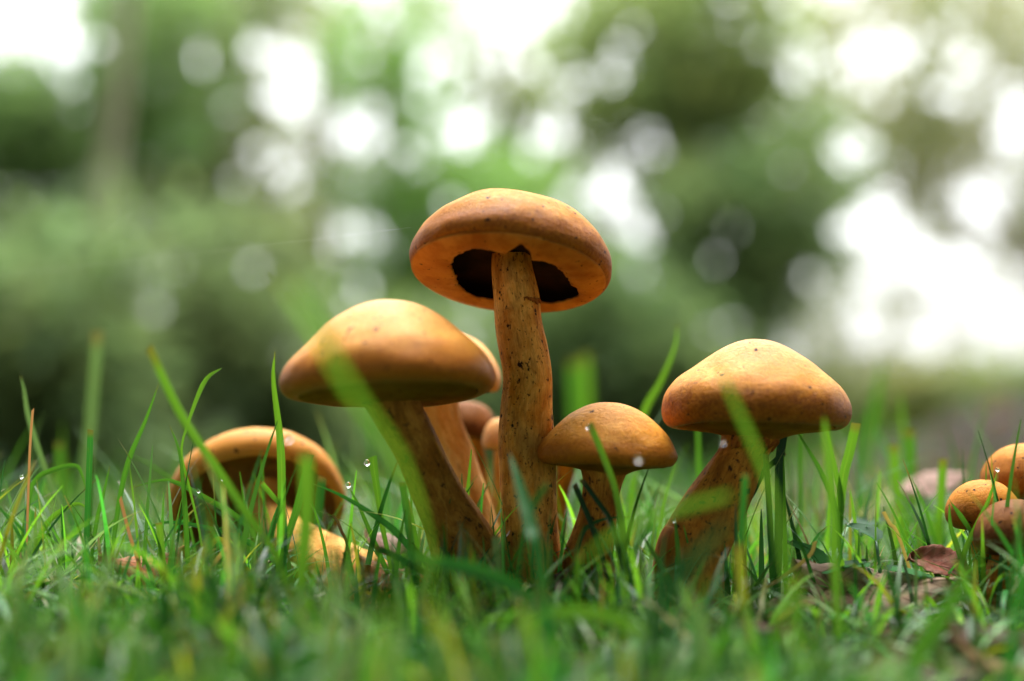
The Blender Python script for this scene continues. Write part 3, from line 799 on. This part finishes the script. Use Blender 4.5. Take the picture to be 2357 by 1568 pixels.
GREEN = {'mid': (.060, .195, .022), 'bright': (.112, .280, .026), 'dark': (.018, .092, .018), 'deep': (.009, .050, .016), 'grey': (.110, .205, .095), 'yellow': (.220, .240, .030),
         'straw': (.34, .26, .11), 'pink': (.34, .17, .11), 'emerald': (.028, .160, .030), 'brown': (.07, .04, .02)}
def hero(label, pts, d, w, col='mid', tip='point', side=0.0, fold=.35, twist=0.0, dtip=0.0, cat='grass blade', name='grass_blade', group='single grass blades', root=True):
    """pts tip to root on the measuring grid; the root is carried down into the ground"""
    n = len(pts)
    P = [at(x, y, d + dtip * (1 - i / max(1, n - 1))) for i, (x, y) in enumerate(pts)]
    P.reverse()
    if root:
        gzv = gz(P[0].x, P[0].y)
        if P[0].z > gzv:
            dirv = (P[0] - P[1]); dirv.normalize()
            h = P[0].z - gzv
            P.insert(0, Vector((P[0].x + max(-.6, min(.6, dirv.x / max(.3, -dirv.z))) * h * .6, P[0].y + .001, gzv - .003)))
    base = P[0].copy()
    V, F, UV = blade_mesh([p - base for p in P], px(w, d), side, tip, fold, 28, twist)
    t = np.array([v[2] for v in V]); t = (t - t.min()) / max(1e-6, t.max() - t.min())
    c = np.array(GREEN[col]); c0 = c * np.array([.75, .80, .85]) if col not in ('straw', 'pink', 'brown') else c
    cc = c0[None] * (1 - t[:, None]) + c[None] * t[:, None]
    if tip in ('point', 'cut') and name == 'grass_blade':
        q = np.clip((np.repeat(np.linspace(0, 1, 28), 3) - .93) / .05, 0, 1)[:, None]      # tips browned off
        cc = cc * (1 - .7 * q) + np.array([.17, .10, .04]) * .7 * q
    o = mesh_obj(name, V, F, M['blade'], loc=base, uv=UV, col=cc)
    return tag(o, label, cat, group)

H = hero
# left part, in and near the focal plane
H('soft grey-green blade standing tall behind the far left grass', [(226, 764), (212, 950), (196, 1114)], .60, 24, 'grey', 'cut')
H('grey-green blade with a hooked tip at the far left', [(47, 863), (56, 900), (68, 968), (108, 1090), (157, 1219)], .455, 13, 'grey')
H('thin pinkish dry stalk at the far left', [(76, 942), (70, 1020), (66, 1120), (63, 1219)], .413, 6, 'pink', 'cut', cat='dry stalk', name='dry_stalk', group='dry stalks')
H('upright dark blade with a blunt top near the far left stalk', [(209, 989), (206, 1080), (201, 1219)], .413, 14, 'emerald', 'cut')
H('slender leaning blade with a dark tip, left of the hooked pair', [(366, 881), (335, 968), (293, 1072), (267, 1208)], .411, 12, 'mid', twist=.6)
H('long blurred blade slanting down across the tipped-over cap', [(343, 800), (418, 957), (502, 1083), (575, 1193), (640, 1290)], .362, 19, 'bright', 'cut')
H('blade with a paddle-shaped folded tip above the tipped-over cap', [(511, 847), (472, 879), (434, 973), (418, 1041), (434, 1114), (463, 1245)], .410, 13, 'bright', 'paddle', twist=-.5)
H('narrow blade crossing the paddle-tipped one', [(390, 978), (413, 1041), (424, 1140), (429, 1219), (434, 1323)], .408, 12, 'mid')
H('tall straight blade in front of the tipped-over cap', [(633, 808), (630, 879), (646, 1020), (649, 1166), (643, 1350)], .409, 19, 'bright', 'point', fold=.6)
H('short cut blade branching off the tall straight blade', [(602, 1112), (622, 1135), (646, 1163)], .407, 12, 'bright', 'cut', root=False)
H('curved blade leaning right from the foot of the tall straight blade', [(716, 1046), (701, 1100), (685, 1166), (656, 1265), (646, 1365)], .402, 17, 'mid', 'cut', fold=.5)
H('thin dark blade with a dew drop before the tipped-over cap', [(458, 1130), (480, 1172), (502, 1219), (526, 1282)], .409, 6, 'deep')
H('stubby upright blade cut square before the tipped-over cap', [(512, 1104), (518, 1193), (528, 1271), (539, 1339)], .412, 13, 'mid', 'cut')
H('glossy blade arching low across the foot of the left grass', [(314, 1234), (377, 1203), (471, 1214), (575, 1250), (643, 1302), (670, 1345)], .418, 13, 'emerald')
H('blade arching over from the left onto the tipped-over cap', [(293, 1125), (366, 1107), (408, 1112), (471, 1146), (549, 1193), (600, 1260)], .425, 13, 'mid')
H('arched blade bending over between the far left stalks', [(198, 1130), (190, 1096), (173, 1072), (120, 1083), (82, 1106), (66, 1160)], .425, 12, 'mid')
H('lower bent blade near the far left stalks', [(205, 1172), (173, 1161), (115, 1198), (84, 1260)], .42, 14, 'bright')
H('yellow kinked blade folded like a roof before the tipped-over cap', [(361, 1370), (430, 1310), (471, 1271), (507, 1242), (549, 1292), (628, 1376)], .405, 14, 'yellow', 'cut')
H('long low blade lying across the foreground left of centre', [(366, 1420), (445, 1402), (523, 1370), (600, 1344), (645, 1338)], .375, 15, 'grey', root=False)
H('pinkish dry stalk beside the orange dead leaf', [(277, 1146), (298, 1229), (330, 1334)], .404, 8, 'pink', 'cut', cat='dry stalk', name='dry_stalk', group='dry stalks')
H('short narrow blade left of the leaning dark-tipped one', [(253, 1072), (238, 1140), (220, 1219)], .418, 10, 'mid')
H('small blunt blade beside the orange dead leaf', [(366, 1203), (370, 1240), (374, 1300)], .400, 16, 'bright', 'cut')
H('straw-coloured broken stalk below the tipped-over cap', [(522, 1258), (480, 1316), (430, 1372), (400, 1420)], .400, 10, 'straw', 'cut', cat='dry stalk', name='dry_stalk', group='dry stalks')
H('thin straw stem leaning below the yellow kinked blade', [(495, 1262), (470, 1290), (452, 1350)], .403, 6, 'straw', 'cut', cat='dry stalk', name='dry_stalk', group='dry stalks')
H('blurred green blade in front of the tipped-over cap', [(704, 1040), (708, 1130), (704, 1220), (696, 1320)], .330, 34, 'bright', 'cut')
H('dark broad blade behind the foot of the blurred green one', [(742, 1098), (734, 1170), (728, 1270)], .45, 22, 'dark', 'cut')
# centre
H('big blurred blade slanting across the large smooth cap', [(648, 640), (706, 724), (775, 843), (822, 919), (884, 1005), (932, 1091), (980, 1258)], .262, 15, 'bright', 'cut', fold=.2, dtip=-.04)
H('blurred blade tip above the large smooth cap', [(692, 640), (716, 690), (735, 730), (790, 850), (850, 1000), (900, 1150)], .262, 10, 'emerald')
H('blade with a flared cut top holding a dew drop', [(858, 1051), (862, 1085), (868, 1125), (880, 1210), (899, 1306)], .408, 21, 'bright', 'wide', fold=.7)
H('slim blade tipped with a dew drop right of the tipped-over cap', [(803, 1122), (827, 1167), (870, 1268), (899, 1339)], .410, 12, 'mid')
H('long dark blade sloping right to the front stem', [(713, 1110), (799, 1148), (894, 1210), (942, 1258), (1013, 1330)], .402, 16, 'emerald')
H('upright dark blade left of the front stem', [(926, 1110), (932, 1150), (939, 1201), (951, 1290)], .400, 16, 'emerald', 'cut')
H('short stubby blade before the yellow stem', [(796, 1272), (806, 1310), (818, 1352)], .396, 15, 'mid', 'cut', root=False)
H('dark curled dry stalk right of the tipped-over cap', [(763, 1186), (774, 1196), (787, 1225), (800, 1260)], .411, 7, 'brown', 'cut', cat='dry stalk', name='dry_stalk', group='dry stalks')
H('pale wet blade at the foot of the front stem', [(1140, 1232), (1144, 1280), (1150, 1340)], .372, 18, 'grey', 'cut')
H('blurred wide blade in front of the tallest stem', [(1172, 1040), (1188, 1090), (1206, 1150), (1222, 1210), (1240, 1290)], .335, 30, 'emerald', 'point', dtip=.02)
H('blurred blade leaning left before the tallest stem', [(1262, 1112), (1236, 1150), (1215, 1200), (1200, 1270)], .345, 14, 'dark', 'cut')
H('broad blade lying low in front of the stems', [(905, 1262), (980, 1290), (1080, 1310), (1180, 1350), (1240, 1400)], .330, 34, 'emerald', root=False)
H('blade lying low to the left of the front stem', [(864, 1262), (900, 1276), (960, 1310), (1010, 1345)], .385, 14, 'dark', 'cut')
H('pale blurred upright blade in the lower left foreground', [(772, 1310), (770, 1400), (764, 1500), (762, 1568)], .245, 40, 'grey', 'cut', fold=.1)
H('blurred blade rising in the lower centre foreground', [(905, 1370), (890, 1430), (868, 1520), (860, 1568)], .235, 34, 'bright', 'point')
H('pale glossy blurred blade leaning in the lower left corner', [(262, 1270), (238, 1340), (205, 1420), (150, 1540)], .305, 24, 'grey', 'cut', fold=.15)
H('wide pale blade lying in the lower left corner', [(20, 1380), (90, 1450), (150, 1540), (170, 1600)], .290, 30, 'grey', fold=.15)
H('green blade slanting up from the lower left corner', [(300, 1330), (330, 1400), (380, 1480), (420, 1560)], .310, 26, 'mid', fold=.2)
H('broad blade lying across the lower centre left', [(352, 1448), (450, 1430), (560, 1425), (660, 1450)], .320, 30, 'emerald', root=False, fold=.15)
H('broad yellowish blade lying at the lower edge left of centre', [(360, 1545), (470, 1520), (580, 1510), (700, 1530)], .295, 26, 'bright', root=False, fold=.15)
H('pale blurred blade leaning at the lower edge right of centre', [(1560, 1330), (1600, 1400), (1620, 1490), (1625, 1580)], .285, 36, 'grey', fold=.15)
H('blurred green blade lying at the lower edge under the small stem', [(1180, 1440), (1290, 1410), (1400, 1420), (1500, 1470)], .300, 34, 'bright', root=False, fold=.15)
H('pale blade lying at the lower edge under the tallest stem', [(1010, 1520), (1110, 1480), (1230, 1490), (1330, 1540)], .290, 30, 'grey', root=False, fold=.15)
H('yellow-green upright blurred blade left of the large beige leaf', [(1700, 1255), (1706, 1340), (1720, 1430), (1735, 1520)], .330, 18, 'yellow', 'cut', fold=.2)
H('dark blade curving over the large beige leaf', [(1985, 1268), (2030, 1300), (2058, 1370), (2070, 1450)], .350, 16, 'dark', fold=.2)
# right
H('narrow blade with a dew drop crossing the small cap', [(1357, 976), (1382, 1035), (1416, 1128), (1433, 1233), (1440, 1330)], .380, 15, 'bright', 'cut')
H('short dark blade cut square left of the small stem', [(1322, 1115), (1342, 1162), (1361, 1208), (1400, 1330)], .392, 13, 'deep', 'cut')
H('second dark cut blade crossing the small stem', [(1339, 1104), (1372, 1150), (1407, 1204), (1428, 1300)], .390, 12, 'deep', 'cut')
H('dark blade curling round the small stem', [(1450, 1189), (1391, 1195), (1348, 1217), (1330, 1260), (1322, 1310)], .394, 12, 'dark')
H('big blurred blade slanting across the right cap', [(1640, 815), (1660, 855), (1686, 917), (1728, 1010), (1760, 1090), (1790, 1200)], .295, 17, 'bright', 'point', fold=.2)
H('blurred wavy blade rising behind the right cap', [(1559, 740), (1553, 800), (1520, 880), (1482, 951), (1462, 1060), (1450, 1200)], .50, 17, 'bright')
H('blue-green folded blade under the right cap', [(1806, 984), (1794, 1062), (1792, 1212), (1787, 1373)], .410, 20, 'deep', 'cut')
H('dark blade bent sideways behind the slanting stem', [(1806, 1041), (1786, 1060), (1758, 1086), (1730, 1140), (1703, 1183)], .414, 13, 'deep', 'cut', root=False)
H('upright thin blade right of the slanting stem', [(1762, 1046), (1770, 1170), (1779, 1360)], .405, 14, 'dark', 'cut')
H('blade leaning left from the fan below the right cap', [(1829, 984), (1858, 1032), (1889, 1086), (1918, 1157), (1930, 1240)], .425, 13, 'mid')
H('middle blade of the fan below the right cap', [(1896, 945), (1908, 1020), (1922, 1086), (1935, 1153), (1930, 1250)], .43, 15, 'bright')
H('wide blunt blade of the fan right of the right cap', [(1970, 974), (1955, 1040), (1939, 1107), (1927, 1233), (1924, 1320)], .43, 22, 'bright', 'cut')
H('blurred pale blade tip overlapping the right cap rim', [(1897, 955), (1900, 1000), (1908, 1080), (1915, 1180)], .34, 22, 'bright')
H('short blade with a dew drop before the slanting stem', [(1553, 1187), (1557, 1230), (1561, 1290)], .395, 11, 'mid')
H('broad dark blade leaning left before the slanting stem', [(1472, 1220), (1505, 1275), (1538, 1339), (1556, 1400)], .382, 17, 'mid')
H('broad blurred leaf blade lying across between small and slanting stems', [(1327, 1300), (1416, 1232), (1530, 1180), (1680, 1140)], .280, 24, 'bright', root=False, fold=.1)
H('blue-green blurred blade in front of the slanting stem', [(1690, 1185), (1640, 1240), (1580, 1310), (1525, 1390)], .265, 40, 'deep', fold=.1)
H('blurred vertical blade before the slanting stem', [(1716, 1090), (1712, 1140), (1708, 1200), (1704, 1280)], .360, 16, 'emerald', 'cut')
H('dry straw blade lying low right of the small stem', [(1357, 1370), (1420, 1362), (1478, 1350), (1486, 1380)], .385, 9, 'straw', 'cut', cat='dry stalk', name='dry_stalk', group='dry stalks')
H('pale upright stub below the small stem', [(1408, 1290), (1412, 1340), (1404, 1380)], .392, 10, 'straw', 'cut', cat='dry stalk', name='dry_stalk', group='dry stalks')
H('straw stalk slanting below the fan of blades', [(1876, 1246), (1862, 1280), (1800, 1330), (1760, 1360)], .398, 9, 'straw', 'cut', cat='dry stalk', name='dry_stalk', group='dry stalks')
H('blurred blade leaning left of a pair right of the fan', [(2055, 1025), (2064, 1133), (2082, 1268)], .52, 24, 'bright', 'cut')
H('taller blurred blade of a pair right of the fan', [(2091, 990), (2094, 1100), (2098, 1250)], .54, 27, 'mid', 'cut')
H('blurred upright blade before the right edge cluster', [(2170, 1056), (2163, 1178), (2154, 1312)], .48, 20, 'bright', 'cut')
H('blurred thin blade rising above the pair at the right', [(2072, 890), (2080, 1000), (2090, 1120)], .62, 16, 'bright')
H('bright thin blade with a dew drop over the right edge cluster', [(2296, 1083), (2275, 1151), (2244, 1218), (2217, 1281)], .404, 13, 'bright')
H('short dark-tipped blade left of the right edge cluster', [(2185, 1155), (2188, 1214), (2212, 1294)], .406, 13, 'mid')
H('kinked blade leaning right onto the right edge cluster', [(2188, 1156), (2212, 1190), (2240, 1232)], .407, 12, 'mid', root=False)
H('large blurred blade leaning right in the lower right foreground', [(2262, 1250), (2208, 1357), (2160, 1430), (2105, 1520)], .30, 40, 'mid', fold=.15)
H('blurred upright blade at the lower right edge', [(2345, 1225), (2342, 1320), (2334, 1425), (2325, 1540)], .30, 26, 'emerald')
H('little furry dry stem with a dark tip right of the fan', [(2033, 1178), (2048, 1206), (2070, 1240)], .415, 9, 'straw', 'cut', cat='dry stalk', name='dry_stalk', group='dry stalks')
H('blurred blade behind the right cap rim', [(2030, 820), (2020, 900), (2000, 1010)], .75, 22, 'mid')
H('faint blurred blade left of a pair behind the small cap', [(1318, 830), (1322, 930), (1326, 1060)], .80, 26, 'mid', 'cut')
H('faint blurred blade right of a pair behind the small cap', [(1346, 815), (1350, 930), (1354, 1060)], .82, 22, 'bright', 'cut')
H('blurred stalk rising behind the far left grass', [(136, 1020), (140, 1100), (146, 1200)], .56, 16, 'mid', 'cut')

# ------------------------------------------------------------------ the lawn itself
def blades(n, xf, yf, hf, wf, bend, seg, cols, colp, keep=None):
    x, y = xf, yf
    z = np.array([gz(a, b) for a, b in zip(x, y)])
    ph = rng.uniform(0, 2 * np.pi, n)
    be = bend(n)
    h = hf; w = wf
    tw = ph + np.pi / 2 + rng.normal(0, .5, n)
    t = np.linspace(0, 1, seg)[None, :]
    ang = be[:, None] * (.25 + .75 * t)           # lean from the vertical grows along the blade
    ds = h[:, None] / (seg - 1)
    dx = np.cumsum(np.sin(ang) * ds, 1) - np.sin(ang[:, :1]) * ds
    dz = np.cumsum(np.cos(ang) * ds, 1) - np.cos(ang[:, :1]) * ds
    S = np.stack([x[:, None] + dx * np.cos(ph)[:, None], y[:, None] + dx * np.sin(ph)[:, None], np.maximum(z[:, None] - .002 + dz, z[:, None] + .0006 * t)], 2)
    wd = w[:, None] * np.minimum(1, .65 + t) * np.clip(1.02 - t, 0, 1) ** .55
    side = np.stack([np.cos(tw), np.sin(tw), np.zeros(n)], 1)[:, None, :]
    A = S - side * wd[..., None] * .5; B = S + side * wd[..., None] * .5
    V = np.stack([A, B], 2).reshape(n, -1, 3)
    k = np.arange(seg - 1)
    f = np.stack([2 * k, 2 * k + 1, 2 * k + 3, 2 * k + 2], 1)
    F = (f[None] + (np.arange(n) * 2 * seg)[:, None, None]).reshape(-1, 4)
    ci = rng.choice(len(cols), n, p=colp)
    c = np.array(cols)[ci] * np.exp(rng.normal(-.05, .42, (n, 1)))
    cc = np.repeat(c, 2 * seg, 0).reshape(n, seg, 2, 3)
    dry = rng.random(n) < .3
    k0 = max(1, seg // 5)
    cc[dry, -k0:] = cc[dry, -k0:] * .35 + np.array([.20, .13, .05]) * .65
    cc = cc.reshape(-1, 3)
    return V.reshape(-1, 3), F, cc

COLS = [GREEN['mid'], GREEN['bright'], GREEN['dark'], GREEN['emerald'], GREEN['grey'], GREEN['yellow'], GREEN['straw']]
def field(n, d0, d1, hmin, hmax, w0, w1, bend, seg, p, name, label, xpow=1.0, reject=None):
    d = np.sqrt(rng.uniform(d0 ** 2, d1 ** 2, n * 2))
    x = rng.uniform(-.44, .44, n * 2) * d
    if reject is not None:
        k = ~reject(x, d); d, x = d[k], x[k]
    d, x = d[:n], x[:n]; m = len(d)
    hs = np.where((np.abs(x - .005) < .07) & (d > .265) & (d < .412), .62, np.where(d < .35, .75, 1.0))
    hs = hs * np.where((np.abs(x - .098) < .032) & (d > .27) & (d < .405), .5, 1.0) * np.where((np.abs(x + .104) < .022) & (d > .33) & (d < .408), .55, 1.0)
    V, F, cc = blades(m, x, d, hs * rng.uniform(hmin, hmax, m) * rng.choice([.6, 1, 1], m), rng.uniform(w0, w1, m), bend, seg, COLS, p)
    o = mesh_obj(name, V, F, M['grass'], col=cc)
    return tag(o, label, None, None, 'stuff')
def patchy(lo):
    def f(x, d):
        v = np.array([mnoise.noise(Vector((a * 26, b * 22, 4.0))) + .5 * mnoise.noise(Vector((a * 60, b * 50, 9.0))) for a, b in zip(x, d)])
        return (v < lo) & (rng.random(len(x)) < .9) | soil(x, d)
    return f
def bend_mix(n): return np.where(rng.random(n) < .5, rng.normal(.75, .45, n), rng.normal(1.7, .5, n))
def bend_low(n): return np.where(rng.random(n) < .35, rng.normal(.6, .4, n), rng.normal(2.0, .45, n))
def bank(x, d): return (((x - 1.3) / .62) ** 2 + ((d - 2.6) / 1.0) ** 2 < 1) & (rng.random(len(x)) < .6)
def bend_lie(n): return np.where(rng.random(n) < .18, rng.normal(.5, .35, n), rng.normal(2.25, .35, n))
def bend_flat(n): return rng.normal(2.7, .35, n)
def bend_up(n): return rng.normal(.35, .35, n)
def soil(x, d):
    """bare soil and leaves under the slanting stem and the right edge cluster"""
    a = ((x - .075) / .045) ** 2 + ((d - .395) / .035) ** 2 < 1
    b = ((x - .125) / .035) ** 2 + ((d - .37) / .05) ** 2 < 1
    c = (((x + .055) / .026) ** 2 + ((d - .405) / .04) ** 2 < 1) | (((x - .100) / .030) ** 2 + ((d - .29) / .055) ** 2 < 1)
    e = ((x - .105) / .034) ** 2 + ((d - .31) / .06) ** 2 < 1
    return ((a | b | c) & (rng.random(len(x)) < .66)) | (e & (rng.random(len(x)) < .8))
P0 = [.17, .18, .20, .17, .22, .03, .03]
field(2600, .265, .35, .022, .046, .0015, .0034, bend_low, 11, P0, 'grass', 'matted coarse grass in the near foreground', reject=patchy(-.25))
field(120, .23, .32, .022, .034, .0024, .0044, bend_mix, 10, [.18, .24, .14, .20, .24, .0, .0], 'grass', 'scattered long blurred blades in the near foreground')
field(2500, .34, .42, .026, .058, .0010, .0025, bend_low, 13, [.22, .28, .18, .18, .06, .05, .03], 'grass', 'tangled grass round the feet of the mushrooms', reject=patchy(-.25))
field(200, .275, .335, .045, .080, .0024, .0044, bend_flat, 16, [.16, .22, .12, .18, .30, .02, .0], 'grass', 'long flattened blades in the near foreground', reject=soil)
field(260, .33, .41, .045, .085, .0014, .0028, bend_flat, 18, [.20, .28, .14, .18, .10, .06, .04], 'grass', 'long flattened blades round the stems')
field(1300, .40, .50, .022, .048, .0010, .0023, bend_mix, 10, [.26, .28, .14, .18, .06, .05, .03], 'grass', 'upright grass between and behind the stems', reject=patchy(-.3))
field(2800, .48, 1.1, .022, .074, .0014, .0032, bend_mix, 7, [.26, .24, .16, .18, .10, .04, .02], 'grass', 'blurred grass just behind the mushrooms', reject=bank)
field(3600, 1.0, 3.2, .025, .085, .0025, .0060, bend_up, 4, [.26, .12, .34, .20, .04, .02, .02], 'grass', 'blurred grass of the clearing further back', reject=bank)
field(4000, 3.0, 9.0, .03, .13, .012, .026, bend_up, 4, [.20, .04, .52, .18, .02, .02, .02], 'grass', 'tufty undergrowth at the foot of the shrubs', reject=bank)

# moss cushion stubble between the blades
n = 2600
d = np.sqrt(rng.uniform(.26 ** 2, .62 ** 2, n)); x = rng.uniform(-.44, .44, n) * d
V, F, cc = blades(n, x, d, rng.uniform(.003, .008, n), rng.uniform(.0006, .0014, n), lambda k: rng.normal(.8, .6, k), 4, [(.018, .055, .009), (.04, .08, .013), (.04, .026, .012), (.012, .036, .009)], [.4, .25, .15, .2])
tag(mesh_obj('moss', V, F, M['grass'], col=cc), 'low moss and stubble between the grass blades', None, None, 'stuff')

# leaf crumbs on the clearing floor further back
n = 1500
d = np.sqrt(rng.uniform(.7 ** 2, 5.0 ** 2, n)); x = rng.uniform(-.5, .5, n) * d
C = np.stack([x, d, [gz(a, b) + .006 for a, b in zip(x, d)]], 1)
pal = np.array([(.15, .055, .016), (.08, .036, .016), (.13, .07, .03), (.05, .025, .014), (.16, .075, .022)])
V, F, cl = leaf_mesh(C, rng.uniform(.02, .05, n), pal[rng.integers(0, 5, n)])
tag(mesh_obj('leaf_litter', V, F, M['leafage'], col=cl, smooth=False), 'brown fallen leaves strewn over the clearing floor', None, None, 'stuff')

# ------------------------------------------------------------------ fallen leaves
def dead_leaf(label, mat, c, length, width, yaw, tilt, curl, lobes=0, seed=0, roll=0.0, lift=.002):
    """c: (x, y, d) of the leaf's middle on the measuring grid"""
    n, m = 34, 13
    V, UV = [], []
    for i in range(n):
        t = i / (n - 1)
        s = length * (t - .5)
        hw = width * .5 * (math.sin(math.pi * t ** .85) ** .7) * (1 + (.22 * math.sin(lobes * 2 * math.pi * t) if lobes else 0)) + width * .008
        hw *= 1 + .10 * mnoise.noise(Vector((t * 9, seed, 1)))
        for j in range(m):
            q = 2 * j / (m - 1) - 1
            y = hw * q
            z = -curl * length * (t - .5) ** 2 * 2 + curl * width * .6 * q * q + .10 * width * mnoise.noise(Vector((t * 4, q * 1.6, seed))) + .018 * width * math.cos(t * 52) * abs(q)
            V.append((s, y, z)); UV.append((.5 + q * .5, t))
    o = mesh_obj('fallen_leaf', V, grid_faces(n, m), M[mat], uv=UV)
    p = at(*c)
    o.location = p
    o.rotation_euler = (R(roll), R(tilt), R(yaw))
    s = o.modifiers.new('thickness', 'SOLIDIFY'); s.thickness = .00025
    return tag(o, label, 'leaf', 'fallen leaves in the grass')
dead_leaf('orange-brown dead leaf under the left grass blades', 'leaf_orange', (345, 1294, .412), .021, .013, 20, -8, -.35, 0, 1, 28)
dead_leaf('large beige dead leaf lying on the ground at the right', 'leaf_beige', (2010, 1345, .400), .046, .026, -8, 6, -.22, 0, 2, 30)
dead_leaf('beige leaf edge jutting left of the large beige leaf', 'leaf_beige', (1820, 1398, .385), .020, .010, 14, -14, .2, 0, 3, 20)
dead_leaf('dark brown dead leaf leaning at the foot of the small stem', 'leaf_brown', (1290, 1352, .395), .019, .011, 24, -32, -.2, 0, 4, 40)
dead_leaf('pale pinkish dead leaf standing behind the right edge cluster', 'leaf_pink', (2150, 1112, .53), .026, .012, 8, -14, -.05, 0, 5, 40)
dead_leaf('reddish dead leaf left of the right edge cluster', 'leaf_red', (2172, 1305, .405), .020, .012, -20, 22, .3, 0, 6, 35)
dead_leaf('pinkish dead leaf behind the yellow stem', 'leaf_pink', (905, 1246, .435), .018, .010, -6, 10, -.3, 0, 7, 30)
dead_leaf('yellow-brown dead leaf beside the foot of the yellow stem', 'leaf_orange', (905, 1322, .41), .022, .012, -14, 14, -.3, 0, 8, 28)
dead_leaf('blurred reddish dead leaf in the lower left foreground', 'leaf_red', (410, 1490, .315), .016, .009, 10, 6, -.15, 0, 9, 8)
dead_leaf('tan curled dead leaf in the lower right corner', 'leaf_tan', (2250, 1508, .315), .024, .0050, -12, 34, -.5, 0, 10, 12)
dead_leaf('dark curled dead leaf behind the tan one in the lower right corner', 'leaf_brown', (2290, 1470, .345), .034, .020, -10, 4, .12, 0, 11, 6)
dead_leaf('blurred brown leaf in the foreground below the yellow stem', 'leaf_brown', (745, 1480, .325), .018, .011, 30, 4, -.12, 0, 12, 8)
dead_leaf('dark brown leaf below the large beige leaf edge', 'leaf_brown', (1770, 1445, .350), .020, .012, 0, 6, -.12, 0, 13, 8)

# ------------------------------------------------------------------ small broad-leaved weeds
def weed(label, c, leaves, col):
    p = at(*c); base = Vector((p.x, p.y, gz(p.x, p.y)))
    root = empty('weed', base); tag(root, label, 'weed', 'broad-leaved weeds in the grass')
    for (dx, dz, dy, ln, w, yaw, tilt) in leaves:
        n, m = 12, 9
        V = []
        for i in range(n):
            t = i / (n - 1)
            hw = w * .5 * math.sin(math.pi * min(1, t * .92 + .06)) ** .55 * (1 + .09 * math.cos(t * 42))
            for j in range(m):
                q = 2 * j / (m - 1) - 1
                V.append((ln * t, hw * q, -ln * .35 * t * t + abs(q) * w * .16 + .02 * w * math.cos(q * 14)))
        cc = np.tile(np.array(col), (len(V), 1)) * np.array([1.25 if abs(k % m - 4) < 1 else 1 for k in range(len(V))])[:, None]
        o = mesh_obj('leaf', V, grid_faces(n, m), M['leafage'], root, (dx, dy, dz), col=cc)
        o.rotation_euler = (0, R(-tilt), R(yaw))
        sv, sf = tube([(0, 0, 0), (dx * .5, dy * .5, dz * .65), (dx, dy, dz)], [.0006, .0005, .0004], 6, 6)
        mesh_obj('leaf_stalk', sv, sf, M['grass'], root, col=np.tile(np.array(col), (len(sv), 1)))
weed('dark green rounded weed below the fan of grass blades', (1890, 1300, .418), [(.000, .012, 0, .013, .012, 200, 50), (.004, .010, -.002, .010, .010, -40, 40)], (.014, .050, .016))
weed('blue-green broad-leaved weed above the large beige leaf', (2030, 1290, .402), [(-.004, .013, 0, .013, .010, 180, 8), (.002, .012, 0, .015, .010, 10, 0), (0, .020, .006, .012, .009, 120, 35)], (.060, .160, .075))
weed('blue-green weed leaf half hidden right of the fan of blades', (1975, 1250, .45), [(0, .020, 0, .014, .012, 60, 30), (-.003, .012, 0, .012, .010, 170, 10)], (.075, .150, .090))

# ------------------------------------------------------------------ dew drops
def drop(label, x, y, d, r, sq=1.15):
    n, m = 18, 24
    V = []
    for i in range(n):
        a = math.pi * i / (n - 1)
        for j in range(m):
            b = 2 * math.pi * j / m
            V.append((r * math.sin(a) * math.cos(b), r * math.sin(a) * math.sin(b), r * (sq if math.cos(a) > 0 else 1) * math.cos(a)))
    o = mesh_obj('dew_drop', V, flip(grid_faces(n, m, True)), M['drop'], loc=at(x, y, d))
    return tag(o, label, 'dew drop', 'dew drops on the grass')
drop('dew drop hanging on the flared cut blade', 845, 1066, .4065, .00088)
drop('dew drop on the slim blade right of the tipped-over cap', 802, 1117, .4095, .00080)
drop('dew drop at the tip of the thin dark blade', 457, 1131, .4085, .00055)
drop('dew drop on the stubby square blade', 512, 1103, .411, .0006)
drop('small dew drop low on the flared cut blade', 873, 1200, .4065, .0005)
drop('blurred dew drop beside the blade crossing the small cap', 1353, 984, .379, .0006)
drop('blurred dew drop before the slanting stem', 1664, 1020, .352, .0005)
drop('dew drop on the short blade before the slanting stem', 1551, 1200, .3935, .0005)
drop('dew drop at the tip of the bright blade over the right edge cluster', 2296, 1081, .4035, .0006)
drop('blurred dew drop above the tipped-over cap', 664, 1010, .345, .0009)
drop('tiny dew drop on the yellow kinked blade', 480, 1262, .4035, .0005)
drop('dew drop on the arched blade at the far left', 50, 1098, .42, .0006)
drop('dew drop between the blades right of the small cap', 1470, 1058, .345, .0008)

# ------------------------------------------------------------------ spider thread strung across the left background
v, f = tube([at(-60, 642, .52), at(200, 612, .50), at(480, 580, .47), at(945, 524, .42)], [.000016] * 4, 5, 40)
tag(mesh_obj('spider_thread', v, f, M['silk']), 'fine spider thread strung across the left background', 'spider thread')
